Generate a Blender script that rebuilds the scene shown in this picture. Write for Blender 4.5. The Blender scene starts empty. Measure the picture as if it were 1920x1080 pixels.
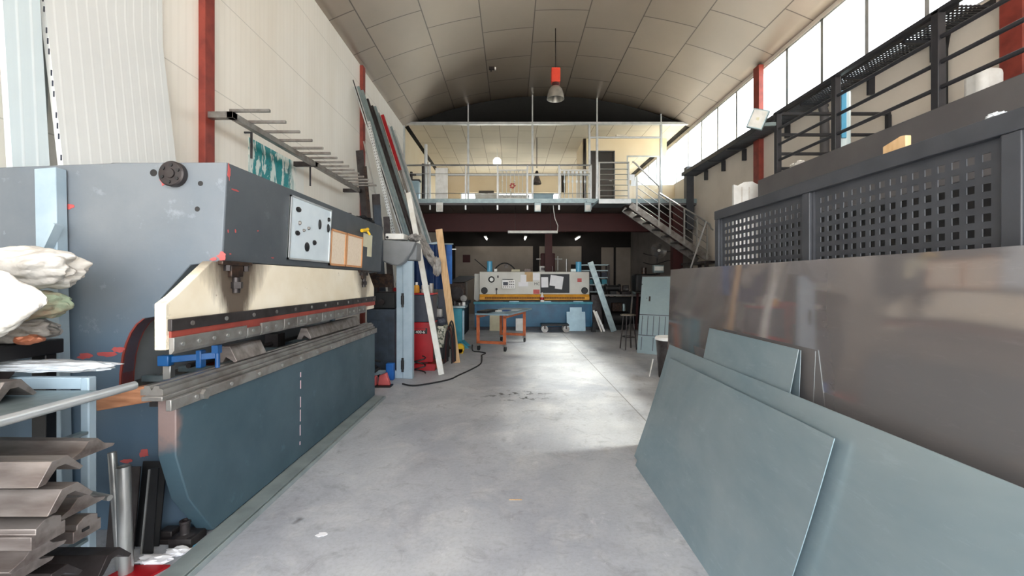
import bpy, bmesh, math, random
from mathutils import Vector, Matrix, noise
R = math.radians
PI = math.pi
rnd = random.Random(7)
sc = bpy.context.scene
col = sc.collection
H = 1.55                     # eye height
F = 800.0                    # focal length in pixels of the 1920 frame
HX, HY = 960.0, 526.0        # vanishing point of the hall's long axis
XL, XR = -3.4, 5.6           # side walls
YF, YB = -2.4, 20.0          # front opening, back wall
ZE = 6.38                    # eaves
ZM = 4.0                     # mezzanine floor

def W(px, py, Y):            # a point at distance Y
    return Vector(((px - HX) * Y / F, Y, H - (py - HY) * Y / F))

# ------------------------------------------------------------------ materials
MATS = {}
class NT:
    def __init__(s, name):
        s.m = bpy.data.materials.new(name); s.m.use_nodes = True
        s.t = s.m.node_tree; s.t.nodes.clear()
        s.out = s.n('ShaderNodeOutputMaterial')
        MATS[name] = s.m
    def n(s, ty, **k):
        nd = s.t.nodes.new(ty)
        for a, b in k.items(): setattr(nd, a, b)
        return nd
    def l(s, a, b): s.t.links.new(a, b)
    def pos(s): return s.n('ShaderNodeNewGeometry').outputs['Position']
    def obj(s): return s.n('ShaderNodeTexCoord').outputs['Object']
    def mapping(s, v, scale=(1, 1, 1), rot=(0, 0, 0)):
        m = s.n('ShaderNodeMapping'); s.l(v, m.inputs['Vector'])
        m.inputs['Scale'].default_value = scale; m.inputs['Rotation'].default_value = rot
        return m.outputs[0]
    def noise(s, v, scale, detail=5, rough=.55, dist=0):
        a = s.n('ShaderNodeTexNoise'); s.l(v, a.inputs['Vector'])
        a.inputs['Scale'].default_value = scale; a.inputs['Detail'].default_value = detail
        a.inputs['Roughness'].default_value = rough; a.inputs['Distortion'].default_value = dist
        return a.outputs['Fac']
    def ramp(s, f, a, b, ca=0., cb=1.):
        r = s.n('ShaderNodeMapRange'); s.l(f, r.inputs[0])
        r.inputs[1].default_value = a; r.inputs[2].default_value = b
        r.inputs[3].default_value = ca; r.inputs[4].default_value = cb
        return r.outputs[0]
    def mix(s, f, a, b, mode='MIX'):
        m = s.n('ShaderNodeMix', data_type='RGBA', blend_type=mode)
        for v, i in ((f, 0), (a, 6), (b, 7)):
            if hasattr(v, 'links'): s.l(v, m.inputs[i])
            else: m.inputs[i].default_value = v if i == 0 else (*v, 1)
        return m.outputs[2]
    def math(s, op, a, b=0., c=0., clamp=False):
        m = s.n('ShaderNodeMath', operation=op, use_clamp=clamp)
        for i, v in enumerate((a, b, c)):
            if hasattr(v, 'links'): s.l(v, m.inputs[i])
            else: m.inputs[i].default_value = v
        return m.outputs[0]
    def sep(s, v):
        x = s.n('ShaderNodeSeparateXYZ'); s.l(v, x.inputs[0]); return x.outputs
    def bsdf(s, color, rough=.5, metal=0., bump=None, bstr=.2, bdist=.01, spec=.5):
        b = s.n('ShaderNodeBsdfPrincipled')
        for v, k in ((color, 'Base Color'), (rough, 'Roughness'), (metal, 'Metallic')):
            if hasattr(v, 'links'): s.l(v, b.inputs[k])
            elif k == 'Base Color': b.inputs[k].default_value = (*v, 1)
            else: b.inputs[k].default_value = v
        b.inputs['Specular IOR Level'].default_value = spec
        if bump is not None:
            bp = s.n('ShaderNodeBump'); s.l(bump, bp.inputs['Height'])
            bp.inputs['Strength'].default_value = bstr; bp.inputs['Distance'].default_value = bdist
            s.l(bp.outputs[0], b.inputs['Normal'])
        s.l(b.outputs[0], s.out.inputs[0])
        return b

def mat(name, c, rough=.5, metal=0., c2=None, vs=6., lo=.4, hi=.65, bump=0., bs=60., stretch=(1, 1, 1), rv=.0, spec=.5, bd=.004):
    """Plain worn surface: colour c breaking into c2 by noise, fine grain bump."""
    t = NT(name); v = t.obj()
    sv = t.mapping(v, stretch) if stretch != (1, 1, 1) else v
    if c2 is None: c2 = tuple(x * .86 for x in c)
    f = t.ramp(t.noise(sv, vs, 6), lo, hi)
    colr = t.mix(f, c, c2)
    r = rough
    if rv: r = t.ramp(t.noise(sv, vs * 2.3, 4), .3, .7, rough - rv, rough + rv)
    t.bsdf(colr, r, metal, t.noise(sv, bs, 3) if bump else None, bump, bd, spec)
    return t.m

def emis(name, c, st):
    t = NT(name); e = t.n('ShaderNodeEmission')
    e.inputs[0].default_value = (*c, 1); e.inputs[1].default_value = st
    t.l(e.outputs[0], t.out.inputs[0]); return t.m

def glass(name, tint, gl=.06, rough=.02):
    t = NT(name)
    tr = t.n('ShaderNodeBsdfTransparent'); tr.inputs[0].default_value = (*tint, 1)
    g = t.n('ShaderNodeBsdfGlossy'); g.inputs['Roughness'].default_value = rough
    fr = t.n('ShaderNodeLayerWeight'); fr.inputs[0].default_value = .5
    f = t.math('ADD', t.math('MULTIPLY', t.math('POWER', fr.outputs['Facing'], 5), .8), gl, clamp=True)
    m = t.n('ShaderNodeMixShader'); t.l(f, m.inputs[0]); t.l(tr.outputs[0], m.inputs[1]); t.l(g.outputs[0], m.inputs[2])
    t.l(m.outputs[0], t.out.inputs[0]); return t.m

def G(*a): return tuple((x / 255) ** 2.2 for x in a)      # colour as seen, to linear

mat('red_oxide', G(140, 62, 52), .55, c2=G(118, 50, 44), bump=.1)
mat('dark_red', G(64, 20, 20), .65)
mat('frame_grey', G(66, 68, 73), .42, c2=G(58, 60, 65), bump=.05)
mat('rail_black', G(48, 48, 52), .45, c2=G(40, 40, 44))
mat('fascia_grey', G(92, 90, 91), .7, c2=G(84, 82, 84), vs=2, bump=.08)
mat('white_paint', G(226, 226, 222), .45, c2=G(210, 208, 200))
mat('white_plastic', G(232, 232, 230), .35, c2=G(215, 214, 210))
mat('cream_wall', G(232, 214, 184), .7, c2=G(226, 206, 174), vs=1.5)
mat('beige_wall', G(222, 213, 202), .75, c2=G(212, 203, 192), vs=1.2, bump=.1, bs=25)
mat('channel_grey', G(150, 160, 160), .4, .25, c2=G(132, 142, 142), vs=5)
mat('hood_grey', G(128, 131, 134), .45, c2=G(116, 119, 122), vs=3)
mat('rear_shade_grey', G(116, 110, 106), .8, c2=G(104, 98, 95), vs=2)  # shade under the mezzanine put into a wall grey
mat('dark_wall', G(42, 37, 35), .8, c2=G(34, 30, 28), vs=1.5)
mat('tan_panel', G(150, 138, 126), .6, c2=G(138, 127, 116), vs=1.5)
mat('pale_ground', G(220, 212, 200), .9, c2=G(206, 199, 188), vs=.5)
mat('void_shade_black', (.006, .006, .006), .9, c2=(.004, .004, .004))  # near black that stands in for the unlit void over the mezzanine
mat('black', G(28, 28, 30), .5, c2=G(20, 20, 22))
mat('rubber', G(34, 34, 36), .75)
mat('galv', G(150, 166, 170), .42, .75, c2=G(134, 150, 154), vs=9, rv=.06)
mat('steel', G(152, 150, 147), .38, .7, c2=G(124, 118, 114), vs=7, rv=.08, bump=.04)
mat('bright_steel', G(176, 176, 174), .33, .8, c2=G(164, 164, 162))
mat('die_steel', G(144, 136, 132), .38, .65, c2=G(104, 94, 90), vs=5, lo=.4, hi=.7, rv=.1, stretch=(.6, 3, 3), bump=.05)
mat('dark_steel', G(70, 66, 66), .42, .6, c2=G(52, 46, 46), vs=6, rv=.1)
mat('oily', G(40, 32, 30), .35, .3, c2=G(74, 56, 46), vs=20)
mat('aluminium', G(206, 210, 212), .35, .6, c2=G(190, 194, 196))
mat('pale_blue', G(158, 176, 188), .5, c2=G(144, 163, 176), vs=4, bump=.05)
mat('sky_blue', G(58, 142, 178), .45, c2=G(48, 128, 164))
mat('shear_blue', G(34, 100, 136), .4, c2=G(28, 86, 120), vs=3)
mat('tarp_blue', G(30, 100, 178), .55, c2=G(22, 78, 146), vs=4)
mat('clamp_blue', G(26, 84, 140), .4, c2=G(20, 68, 118))
mat('teal', G(58, 148, 168), .45, c2=G(48, 132, 152))
mat('machine_white', G(206, 206, 200), .45, c2=G(196, 194, 186), vs=2)
mat('yellow', G(226, 160, 50), .5, c2=G(206, 140, 44))
mat('bright_yellow', G(236, 190, 30), .45)
mat('slot_brown', G(120, 78, 26), .7)
mat('orange', G(186, 102, 64), .5, c2=G(164, 86, 52), vs=8)
mat('red', G(166, 24, 34), .4, c2=G(150, 20, 30))
mat('lamp_red', G(206, 66, 48), .45)
mat('pink_red', G(196, 92, 90), .6, c2=G(170, 76, 76))
mat('chalk', G(220, 190, 196), .9)
mat('navy_grey', G(62, 66, 78), .5, c2=G(52, 56, 68))
mat('curtain_shade_blue', G(20, 56, 106), .6, c2=G(14, 42, 84), vs=4)  # tarp blue darkened for the shadow it hangs in
mat('gap_grey', G(150, 158, 156), .6)
mat('dark_blue_grey', G(56, 66, 78), .55, c2=G(44, 52, 62))
mat('wood', G(206, 172, 130), .65, c2=G(186, 148, 104), vs=5, stretch=(8, 8, .7), bump=.1)
mat('orange_wood', G(176, 124, 92), .65, c2=G(140, 92, 64), vs=6, stretch=(.8, 6, 6), bump=.15)
mat('cork', G(228, 212, 192), .8, c2=G(220, 202, 180), vs=40)
mat('frame_wood', G(206, 150, 106), .6, c2=G(190, 134, 92))
mat('paper', G(236, 236, 240), .8, c2=G(228, 228, 234))
mat('card', G(206, 202, 176), .8, c2=G(196, 190, 164))
mat('cardboard', G(200, 170, 130), .85, c2=G(186, 154, 114))
mat('board_white', G(214, 226, 234), .25, c2=G(206, 219, 228))
mat('board_black', G(44, 46, 52), .6)
mat('rag_white', G(206, 202, 196), .9, c2=G(186, 180, 172), vs=5, bump=.7, bs=9, bd=.05)
mat('rag_grey', G(160, 156, 152), .9, c2=G(120, 116, 112), vs=9, bump=.7, bs=9, bd=.05)
mat('rag_green', G(160, 176, 150), .9, c2=G(150, 128, 108), vs=8, bump=.6, bs=9, bd=.05)
mat('plastic_sheet', G(222, 226, 230), .3, c2=G(196, 202, 208), vs=10, bump=.6, bs=14)
mat('fluor_off', G(222, 222, 218), .4)
mat('reflector', G(188, 186, 180), .3, .7, c2=G(160, 158, 152), vs=5)
mat('roll_blue', G(96, 176, 214), .3, c2=G(84, 160, 200))
mat('roll_clear', G(214, 228, 230), .25, c2=G(200, 218, 222), stretch=(6, 6, .3))
mat('pattern_box', G(206, 206, 190), .6, c2=G(92, 100, 86), vs=24, lo=.48, hi=.56)
mat('copper', G(176, 112, 84), .5, .3, c2=G(150, 90, 66))
mat('mirror_sheet', G(150, 140, 128), .25, .7, c2=G(120, 112, 100))
mat('pale_sheet', G(150, 176, 188), .4, .35, c2=G(138, 162, 176), vs=4)
emis('tube_on', (1, .96, .88), 5)
glass('clear_glass', (.96, .965, .96), .03)
glass('window_glass', (.93, .965, .97), .05)

# ------------------------------------------------------------------ mesh helper
class MB:
    def __init__(s, M=None):
        s.bm = bmesh.new(); s.M = M or Matrix(); s.mi = 0
    def v(s, p): return s.bm.verts.new(s.M @ Vector(p))
    def f(s, vs, mi=None):
        try: fc = s.bm.faces.new(vs)
        except ValueError: return None
        fc.material_index = s.mi if mi is None else mi
        return fc
    def box(s, x0, x1, y0, y1, z0, z1):
        c = [s.v((x, y, z)) for z in (z0, z1) for x, y in ((x0, y0), (x1, y0), (x1, y1), (x0, y1))]
        for q in ((3, 2, 1, 0), (4, 5, 6, 7), (0, 1, 5, 4), (1, 2, 6, 5), (2, 3, 7, 6), (3, 0, 4, 7)): s.f([c[i] for i in q])
        return s
    def prism(s, pts, ax, a, b):
        mk = {'x': lambda p, t: (t, p[0], p[1]), 'y': lambda p, t: (p[0], t, p[1]), 'z': lambda p, t: (p[0], p[1], t)}[ax]
        A = [s.v(mk(p, a)) for p in pts]; B = [s.v(mk(p, b)) for p in pts]
        n = len(pts); s.f(A[::-1]); s.f(B)
        for i in range(n): s.f([A[i], A[(i + 1) % n], B[(i + 1) % n], B[i]])
        return s
    def ring(s, c, u, w, r, n): return [s.v(c + u * (r * math.cos(2 * PI * i / n)) + w * (r * math.sin(2 * PI * i / n))) for i in range(n)]
    def cyl(s, p0, p1, r, r2=None, n=14, caps=True):
        p0, p1 = Vector(p0), Vector(p1); d = (p1 - p0).normalized()
        u = d.orthogonal().normalized(); w = d.cross(u)
        A = s.ring(p0, u, w, r, n); B = s.ring(p1, u, w, r if r2 is None else r2, n)
        for i in range(n): s.f([A[i], A[(i + 1) % n], B[(i + 1) % n], B[i]])
        if caps: s.f(A[::-1]); s.f(B)
        return s
    def tube(s, pts, r, n=8):
        pts = [Vector(p) for p in pts]; rings = []; u = None
        for i, p in enumerate(pts):
            d = (pts[min(i + 1, len(pts) - 1)] - pts[max(i - 1, 0)]).normalized()
            u = d.orthogonal().normalized() if u is None else (u - d * u.dot(d)).normalized()
            rings.append(s.ring(p, u, d.cross(u), r, n))
        for A, B in zip(rings, rings[1:]):
            for i in range(n): s.f([A[i], A[(i + 1) % n], B[(i + 1) % n], B[i]])
        s.f(rings[0][::-1]); s.f(rings[-1]); return s
    def bar(s, p0, p1, w, h, up=(0, 0, 1), hollow=0):
        p0, p1 = Vector(p0), Vector(p1); d = (p1 - p0).normalized()
        up = Vector(up)
        if abs(d.dot(up)) > .98: up = Vector((0, 1, 0))
        u = d.cross(up).normalized(); w_ = u.cross(d)
        q = [(-1, -1), (1, -1), (1, 1), (-1, 1)]
        A = [s.v(p0 + u * (a * w / 2) + w_ * (b * h / 2)) for a, b in q]
        B = [s.v(p1 + u * (a * w / 2) + w_ * (b * h / 2)) for a, b in q]
        for i in range(4): s.f([A[i], A[(i + 1) % 4], B[(i + 1) % 4], B[i]])
        s.f(A[::-1]); s.f(B); return s
    def sweep(s, prof, p0, p1, up=(0, 0, 1)):
        """closed 2-D profile (u, v) swept from p0 to p1; v along up"""
        p0, p1 = Vector(p0), Vector(p1); d = (p1 - p0).normalized(); up = Vector(up)
        u = d.cross(up).normalized(); w = u.cross(d)
        A = [s.v(p0 + u * a + w * b) for a, b in prof]; B = [s.v(p1 + u * a + w * b) for a, b in prof]
        n = len(prof)
        for i in range(n): s.f([A[i], A[(i + 1) % n], B[(i + 1) % n], B[i]])
        s.f(A[::-1]); s.f(B); return s
    def lathe(s, prof, c, n=24, ax=(0, 0, 1)):
        c = Vector(c); d = Vector(ax).normalized(); u = d.orthogonal().normalized(); w = d.cross(u); prev = None
        for r, z in prof:
            cur = s.ring(c + d * z, u, w, r, n) if r > 1e-5 else [s.v(c + d * z)]
            if prev:
                for i in range(n):
                    a = [prev[i % len(prev)], prev[(i + 1) % len(prev)], cur[(i + 1) % len(cur)], cur[i % len(cur)]]
                    a = [x for k, x in enumerate(a) if x not in a[:k]]
                    if len(a) > 2: s.f(a)
            prev = cur
        return s
    def blob(s, c, r, seed=0, amp=.15, fr=3., sub=4, fold=0.):
        c = Vector(c); o = Vector((seed * 7.3, seed * 3.1, seed * 1.7))
        t = bmesh.new(); bmesh.ops.create_icosphere(t, subdivisions=sub, radius=1)
        mp = {}
        for v in t.verts:
            p = v.co.copy()
            k = 1 + amp * noise.noise(p * fr * .5 + o) + amp * .5 * noise.noise(p * fr * 1.3 + o)
            if fold: k += fold * (abs(noise.noise(Vector((p.x * 2.2, p.y * 2.2, p.z * fr)) + o)) - .25)
            mp[v] = s.v(c + Vector((p.x * r[0], p.y * r[1], p.z * r[2])) * k)
        for f in t.faces: s.f([mp[v] for v in f.verts])
        t.free(); return s
    def splat(s, c, ru, rv, u, w, nrm, seed=0, n=14, th=.002):
        c, u, w, nrm = Vector(c), Vector(u), Vector(w), Vector(nrm); q = random.Random(seed)
        k = [.6 + .6 * q.random() for _ in range(n)]
        A = [s.v(c + u * (ru * k[i] * math.cos(2 * PI * i / n)) + w * (rv * k[i] * math.sin(2 * PI * i / n))) for i in range(n)]
        B = [s.v(a.co + nrm * th) for a in A] if s.M == Matrix() else None
        s.f(A); s.f(B)
        for i in range(n): s.f([A[i], A[(i + 1) % n], B[(i + 1) % n], B[i]])
        return s
    def build(s, name, m, parent=None, org=None, bev=0., ang=35, seg=2):
        bmesh.ops.recalc_face_normals(s.bm, faces=s.bm.faces)
        if parent is not None: org = org_of(parent)
        elif org is None:
            vs = [v.co for v in s.bm.verts]
            org = Vector(((min(v.x for v in vs) + max(v.x for v in vs)) / 2, (min(v.y for v in vs) + max(v.y for v in vs)) / 2, min(v.z for v in vs)))
        org = Vector(org)
        for v in s.bm.verts: v.co -= org
        me = bpy.data.meshes.new(name); s.bm.to_mesh(me); s.bm.free()
        for x in (m if isinstance(m, (list, tuple)) else [m]): me.materials.append(MATS[x])
        me.shade_smooth(); me.set_sharp_from_angle(angle=R(ang))
        o = bpy.data.objects.new(name, me); col.objects.link(o)
        if parent is not None:
            o.parent = parent; ORG[o.name] = org
        else: o.location = org; ORG[o.name] = org
        if bev:
            b = o.modifiers.new('bevel', 'BEVEL'); b.width = bev; b.segments = seg; b.limit_method = 'ANGLE'; b.angle_limit = R(ang)
        return o
ORG = {}
def org_of(o): return ORG[o.name]
def tag(o, label, cat, group=None):
    o['label'] = label; o['category'] = cat
    if group: o['group'] = group
    return o
def thing(name, label, cat, loc, group=None):
    o = bpy.data.objects.new(name, None); col.objects.link(o); o.location = loc; o.empty_display_size = .1
    ORG[o.name] = Vector(loc); return tag(o, label, cat, group)
def struct(o, label=None):
    o['kind'] = 'structure'
    if label: o['label'] = label
    return o
def shell(name):
    o = bpy.data.objects.new(name, None); col.objects.link(o); ORG[o.name] = Vector((0, 0, 0)); o['kind'] = 'structure'; return o
def text(name, s, m, parent, p, size, xd, yd, th=.002):
    c = bpy.data.curves.new(name, 'FONT'); c.body = s; c.size = size; c.extrude = th; c.align_x = 'CENTER'; c.align_y = 'CENTER'
    t = bpy.data.objects.new('t', c); col.objects.link(t)
    me = bpy.data.meshes.new_from_object(t.evaluated_get(bpy.context.evaluated_depsgraph_get()))
    col.objects.unlink(t); bpy.data.objects.remove(t)
    xd, yd = Vector(xd), Vector(yd); z = xd.cross(yd)
    me.transform(Matrix((xd, yd, z)).transposed().to_4x4()); me.transform(Matrix.Translation(Vector(p) - org_of(parent)))
    me.materials.clear(); me.materials.append(MATS[m])
    o = bpy.data.objects.new(name, me); col.objects.link(o); o.parent = parent; ORG[o.name] = org_of(parent); return o
# ------------------------------------------------------------------ special materials of the hall
def floor_mat():
    t = NT('concrete'); v = t.pos()
    big = t.noise(v, .45, 5, .6, .4); mid = t.noise(v, 2.2, 8, .65, .6); fine = t.noise(v, 38, 5, .7)
    c = t.mix(t.ramp(big, .4, .6), G(184, 187, 192), G(154, 158, 167))
    c = t.mix(t.ramp(mid, .5, .72, 0, .55), c, G(206, 206, 205))
    c = t.mix(t.ramp(t.noise(v, 1.1, 9, .72, .8), .52, .68, 0, .5), c, G(136, 137, 146))
    c = t.mix(t.ramp(t.noise(v, 5.5, 8, .7, 1.0), .54, .7, 0, .5), c, G(124, 122, 126))
    c = t.mix(t.ramp(fine, .45, .75, 0, .3), c, G(120, 118, 116))
    scr = t.noise(t.mapping(v, (3, 14, 1), (0, 0, .6)), 3.0, 6, .8)
    c = t.mix(t.ramp(scr, .66, .72, 0, .5), c, G(205, 205, 207))
    c = t.mix(t.ramp(t.noise(t.mapping(v, (1, 1, 1), (0, 0, 2)), 4.2, 10, .78), .6, .68, 0, .5), c, G(212, 212, 214))
    spot = t.noise(v, 3.1, 3, .5)
    c = t.mix(t.ramp(spot, .71, .76, 0, .75), c, G(70, 68, 66))
    # oil drops
    x = t.sep(v)
    d = t.math('ADD', t.math('POWER', t.math('SUBTRACT', x[0], .08), 2), t.math('MULTIPLY', t.math('POWER', t.math('SUBTRACT', x[1], 5.75), 2), 3))
    m = t.math('MULTIPLY', t.ramp(d, .0, .3, 1, 0), t.ramp(t.noise(v, 9, 3, .5), .56, .6))
    c = t.mix(m, c, G(60, 58, 56))
    # expansion joint
    j = t.math('MULTIPLY', t.ramp(t.math('ABSOLUTE', t.math('SUBTRACT', x[0], 1.48)), .004, .009, 1, 0), t.ramp(x[1], 3.5, 3.6))
    c = t.mix(t.math('MULTIPLY', j, .7), c, G(90, 84, 80))
    r = t.ramp(mid, .3, .7, .42, .7)
    t.bsdf(c, r, 0, t.noise(v, 24, 6, .7), .12, .01)
floor_mat()
def panel_mat():
    t = NT('wall_panel'); v = t.pos(); x = t.sep(v)
    c = t.mix(t.ramp(t.noise(t.mapping(v, (1, 1, .25)), 1.6, 5), .35, .7), G(238, 234, 226), G(228, 222, 211))
    def lines(s, off, per, w):
        a = t.math('FRACT', t.math('DIVIDE', t.math('ADD', s, off), per))
        return t.ramp(t.math('ABSOLUTE', t.math('SUBTRACT', a, .5)), w / per, w / per * 1.6, 1, 0)
    hz = lines(x[2], -4.28, 1.1, .004)
    ribs = lines(x[1], 0, .1, .012)
    c = t.mix(t.math('MULTIPLY', hz, .45), c, G(150, 146, 140))
    c = t.mix(t.math('MULTIPLY', ribs, .1), c, G(200, 196, 186))
    t.bsdf(c, .4, 0, t.math('SUBTRACT', 1, t.math('MAXIMUM', hz, t.math('MULTIPLY', ribs, .2))), .25, .004, spec=.4)
panel_mat()
def tile_mat(name, ca, cb, mort, bw, bh, rough, metal, uv=True):
    t = NT(name)
    uvn = t.n('ShaderNodeUVMap').outputs[0]
    b = t.n('ShaderNodeTexBrick'); b.offset = .5; b.squash = 1
    t.l(uvn, b.inputs['Vector'])
    b.inputs['Color1'].default_value = (*ca, 1); b.inputs['Color2'].default_value = (*cb, 1); b.inputs['Mortar'].default_value = (*mort, 1)
    b.inputs['Scale'].default_value = 1; b.inputs['Mortar Size'].default_value = .012; b.inputs['Brick Width'].default_value = bw; b.inputs['Row Height'].default_value = bh
    b.inputs['Mortar Smooth'].default_value = .1
    n = t.noise(t.mapping(uvn, (1, 1, 1)), .9, 4)
    c = t.mix(t.ramp(n, .4, .7, 0, .5), b.outputs[0], tuple(k * .78 for k in ca), 'MIX')
    c = t.mix(t.math('MULTIPLY', b.outputs['Fac'], .9), c, mort)
    t.bsdf(c, rough, metal, t.math('SUBTRACT', 1, b.outputs['Fac']), .4, .008)
tile_mat('ceiling_tile', G(174, 160, 146), G(166, 152, 138), G(92, 82, 74), 1.22, 1.17, .4, .25)
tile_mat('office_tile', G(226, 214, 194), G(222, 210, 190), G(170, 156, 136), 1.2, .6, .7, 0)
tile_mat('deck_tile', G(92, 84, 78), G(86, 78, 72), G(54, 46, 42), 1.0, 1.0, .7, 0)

def pbrake_mat(name, c, c2, cblue, patch=None):
    t = NT(name); v = t.pos(); x = t.sep(v)
    n = t.noise(v, 1.6, 6, .6)
    cc = t.mix(t.ramp(n, .35, .68), c, c2)
    if cblue:
        k = t.math('ADD', t.ramp(x[2], 2.0, .9, -.1, .75), t.math('SUBTRACT', t.noise(v, 1.1, 4), .5), clamp=True)
        cc = t.mix(k, cc, cblue)
    cc = t.mix(t.ramp(t.noise(v, 7, 6, .65), .62, .72, 0, .4), cc, tuple(min(1, k * 1.9) for k in c))
    scuff = t.noise(t.mapping(v, (3, 3, 1.2)), 2.2, 7, .75)
    cc = t.mix(t.ramp(scuff, .68, .74, 0, .5), cc, G(176, 186, 194))
    if patch:
        (y0, y1, z0, z1, pc) = patch
        q = t.noise(v, 9, 5)
        m = t.math('MULTIPLY', t.ramp(t.math('ADD', x[1], t.math('MULTIPLY', q, .12)), y1, y1 + .04, 1, 0), t.ramp(t.math('ADD', x[2], t.math('MULTIPLY', q, .3)), z0 + .1, z0 + .22))
        cc = t.mix(m, cc, pc)
    t.bsdf(cc, t.ramp(n, .3, .7, .38, .55), 0, t.noise(v, 70, 4), .12, .004)
pbrake_mat('press_side', G(112, 118, 124), G(98, 106, 114), G(72, 98, 120))
pbrake_mat('press_beam', G(80, 85, 90), G(70, 76, 82), None)
pbrake_mat('press_bed', G(66, 86, 96), G(56, 76, 86), None, (2.0, 2.38, .64, 1, G(124, 106, 102)))
def ram_mat():
    t = NT('press_ram'); v = t.pos(); x = t.sep(v)
    c = t.mix(t.ramp(t.noise(v, 3, 6), .35, .7), G(238, 229, 210), G(226, 213, 188))
    n = t.noise(t.mapping(v, (1, 6, 1)), 2.5, 6, .7)
    def stain(y0, w, z0):
        d = t.math('ABSOLUTE', t.math('SUBTRACT', x[1], y0))
        d = t.math('ADD', d, t.math('MULTIPLY', t.math('SUBTRACT', n, .5), .22))
        # wide at the top where the screw sits, narrow run below
        wv = t.ramp(x[2], 1.36, 1.66, w * .75, w * 2.0)
        return t.ramp(t.math('DIVIDE', d, wv), .5, 1.25, 1, 0)
    s = t.math('MAXIMUM', stain(2.76, .17, 1.4), t.math('MULTIPLY', stain(5.15, .16, 1.5), .75))
    c = t.mix(t.math('MULTIPLY', s, .92), c, G(62, 46, 36))
    c = t.mix(t.ramp(t.noise(v, 16, 5, .7), .68, .74, 0, .8), c, G(120, 96, 74))
    edge = t.math('MULTIPLY', t.ramp(t.math('ADD', x[1], t.math('MULTIPLY', t.noise(v, 14, 3), .1)), 2.2, 2.3, 1, 0), t.ramp(t.noise(v, 30, 4), .5, .56))
    c = t.mix(t.math('MULTIPLY', edge, .7), c, G(120, 110, 100))
    t.bsdf(c, .45, 0, t.noise(v, 60, 4), .1, .004)
ram_mat()
def sheet_mat(name, c, c2, rough, rv, metal, wave, wscale, wdist, vs):
    t = NT(name); v = t.pos()
    n = t.noise(t.mapping(v, (1, .6, 1)), vs, 5, .6, .4)
    cc = t.mix(t.ramp(n, .32, .68), c, c2)
    sc_ = t.noise(t.mapping(v, (2, 1.2, 6), (.7, 0, 0)), 5, 6, .8)
    cc = t.mix(t.ramp(sc_, .56, .9, 0, .45), cc, tuple(min(1, k * 1.5) for k in c))
    r = t.ramp(n, .3, .7, rough - rv, rough + rv)
    t.bsdf(cc, r, metal, t.noise(v, wscale, 1.5, .4), wave, wdist)
sheet_mat('galv_sheet', G(168, 184, 190), G(138, 160, 170), .38, .08, .6, .4, 1.3, .06, 1.5)
sheet_mat('stainless', G(168, 161, 160), G(160, 154, 153), .07, .02, .72, .3, .9, .06, 1.2)
sheet_mat('bluish_sheet', G(150, 172, 182), G(138, 160, 172), .32, .06, .7, .2, 1.5, .05, 2)
def poly_mat(name, c, line, dirv):
    t = NT(name); v = t.pos(); x = t.sep(v)
    s = t.math('ADD', x[1], t.math('MULTIPLY', x[0], dirv))
    a = t.math('ABSOLUTE', t.math('SUBTRACT', t.math('FRACT', t.math('DIVIDE', s, .085)), .5))
    m = t.ramp(a, .05, .14, 1, 0)
    fine = t.math('ABSOLUTE', t.math('SUBTRACT', t.math('FRACT', t.math('DIVIDE', s, .028)), .5))
    cc = t.mix(t.math('MULTIPLY', m, .6), c, line)
    cc = t.mix(t.ramp(t.noise(v, 2, 5), .4, .7, 0, .4), cc, tuple(k * .9 for k in c))
    t.bsdf(cc, .3, 0, t.math('ADD', m, t.math('MULTIPLY', fine, .3)), .15, .004)
poly_mat('poly_white', G(220, 223, 223), G(240, 243, 243), .2)
poly_mat('poly_blue', G(206, 220, 226), G(238, 246, 250), .2)
def poster_mat():
    t = NT('teal_poster'); v = t.pos(); x = t.sep(v)
    n = t.noise(t.mapping(v, (1, 4.5, 1.6)), 1.6, 5, .6, .8)
    c = t.mix(t.ramp(n, .47, .5), G(206, 220, 216), G(22, 132, 138))
    c = t.mix(t.ramp(t.noise(v, 7, 4), .58, .62, 0, .8), c, G(18, 84, 92))
    c = t.mix(t.ramp(t.noise(t.mapping(v, (1, 3, 1)), 4, 4), .58, .62, 0, .9), c, G(234, 236, 230))
    fade = t.ramp(t.math('ADD', x[1], t.math('MULTIPLY', n, .5)), 6.75, 7.0)
    c = t.mix(fade, c, G(226, 226, 220)); t.bsdf(c, .4)
poster_mat()

# ------------------------------------------------------------------ the hall
def plane_uv(name, m, quads, uvs):
    bm = bmesh.new(); L = bm.loops.layers.uv.new('UVMap')
    for q, u in zip(quads, uvs):
        f = bm.faces.new([bm.verts.new(p) for p in q])
        for lp, c in zip(f.loops, u): lp[L].uv = c
    me = bpy.data.meshes.new(name); bm.to_mesh(me); bm.free(); me.materials.append(MATS[m]); me.shade_smooth()
    o = bpy.data.objects.new(name, me); col.objects.link(o); ORG[o.name] = Vector((0, 0, 0)); return o

O0 = (0, 0, 0)
struct(MB().box(XL - .2, XR + .2, YF - 1, YB + .2, -.2, 0).build('floor', 'concrete', org=O0), 'worn grey concrete workshop floor')
struct(MB().box(-40, 40, -40, YF - 1.0, -.22, -.02).box(XR + .2, 40, YF - 1.0, 40, -.22, -.02).box(-40, XR + .2, YB + .2, 60, -.22, -.02).build('ground', 'pale_ground', org=O0))
struct(MB().box(XL - .2, XL, YF, YB, 0, 7.0).build('wall_left', 'wall_panel', org=O0))
ZS, ZT = 4.86, 6.3           # clerestory sill and head
WY0, WP, WN = 4.8, .98, 15
b = MB(); b.box(XR, XR + .2, YF, YB, 0, ZS).box(XR, XR + .2, YF, YB, ZT, 7.0).box(XR, XR + .2, YF, WY0, ZS, ZT).box(XR, XR + .2, WY0 + WP * WN, YB, ZS, ZT)
struct(b.build('wall_right', 'beige_wall', org=O0))
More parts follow.
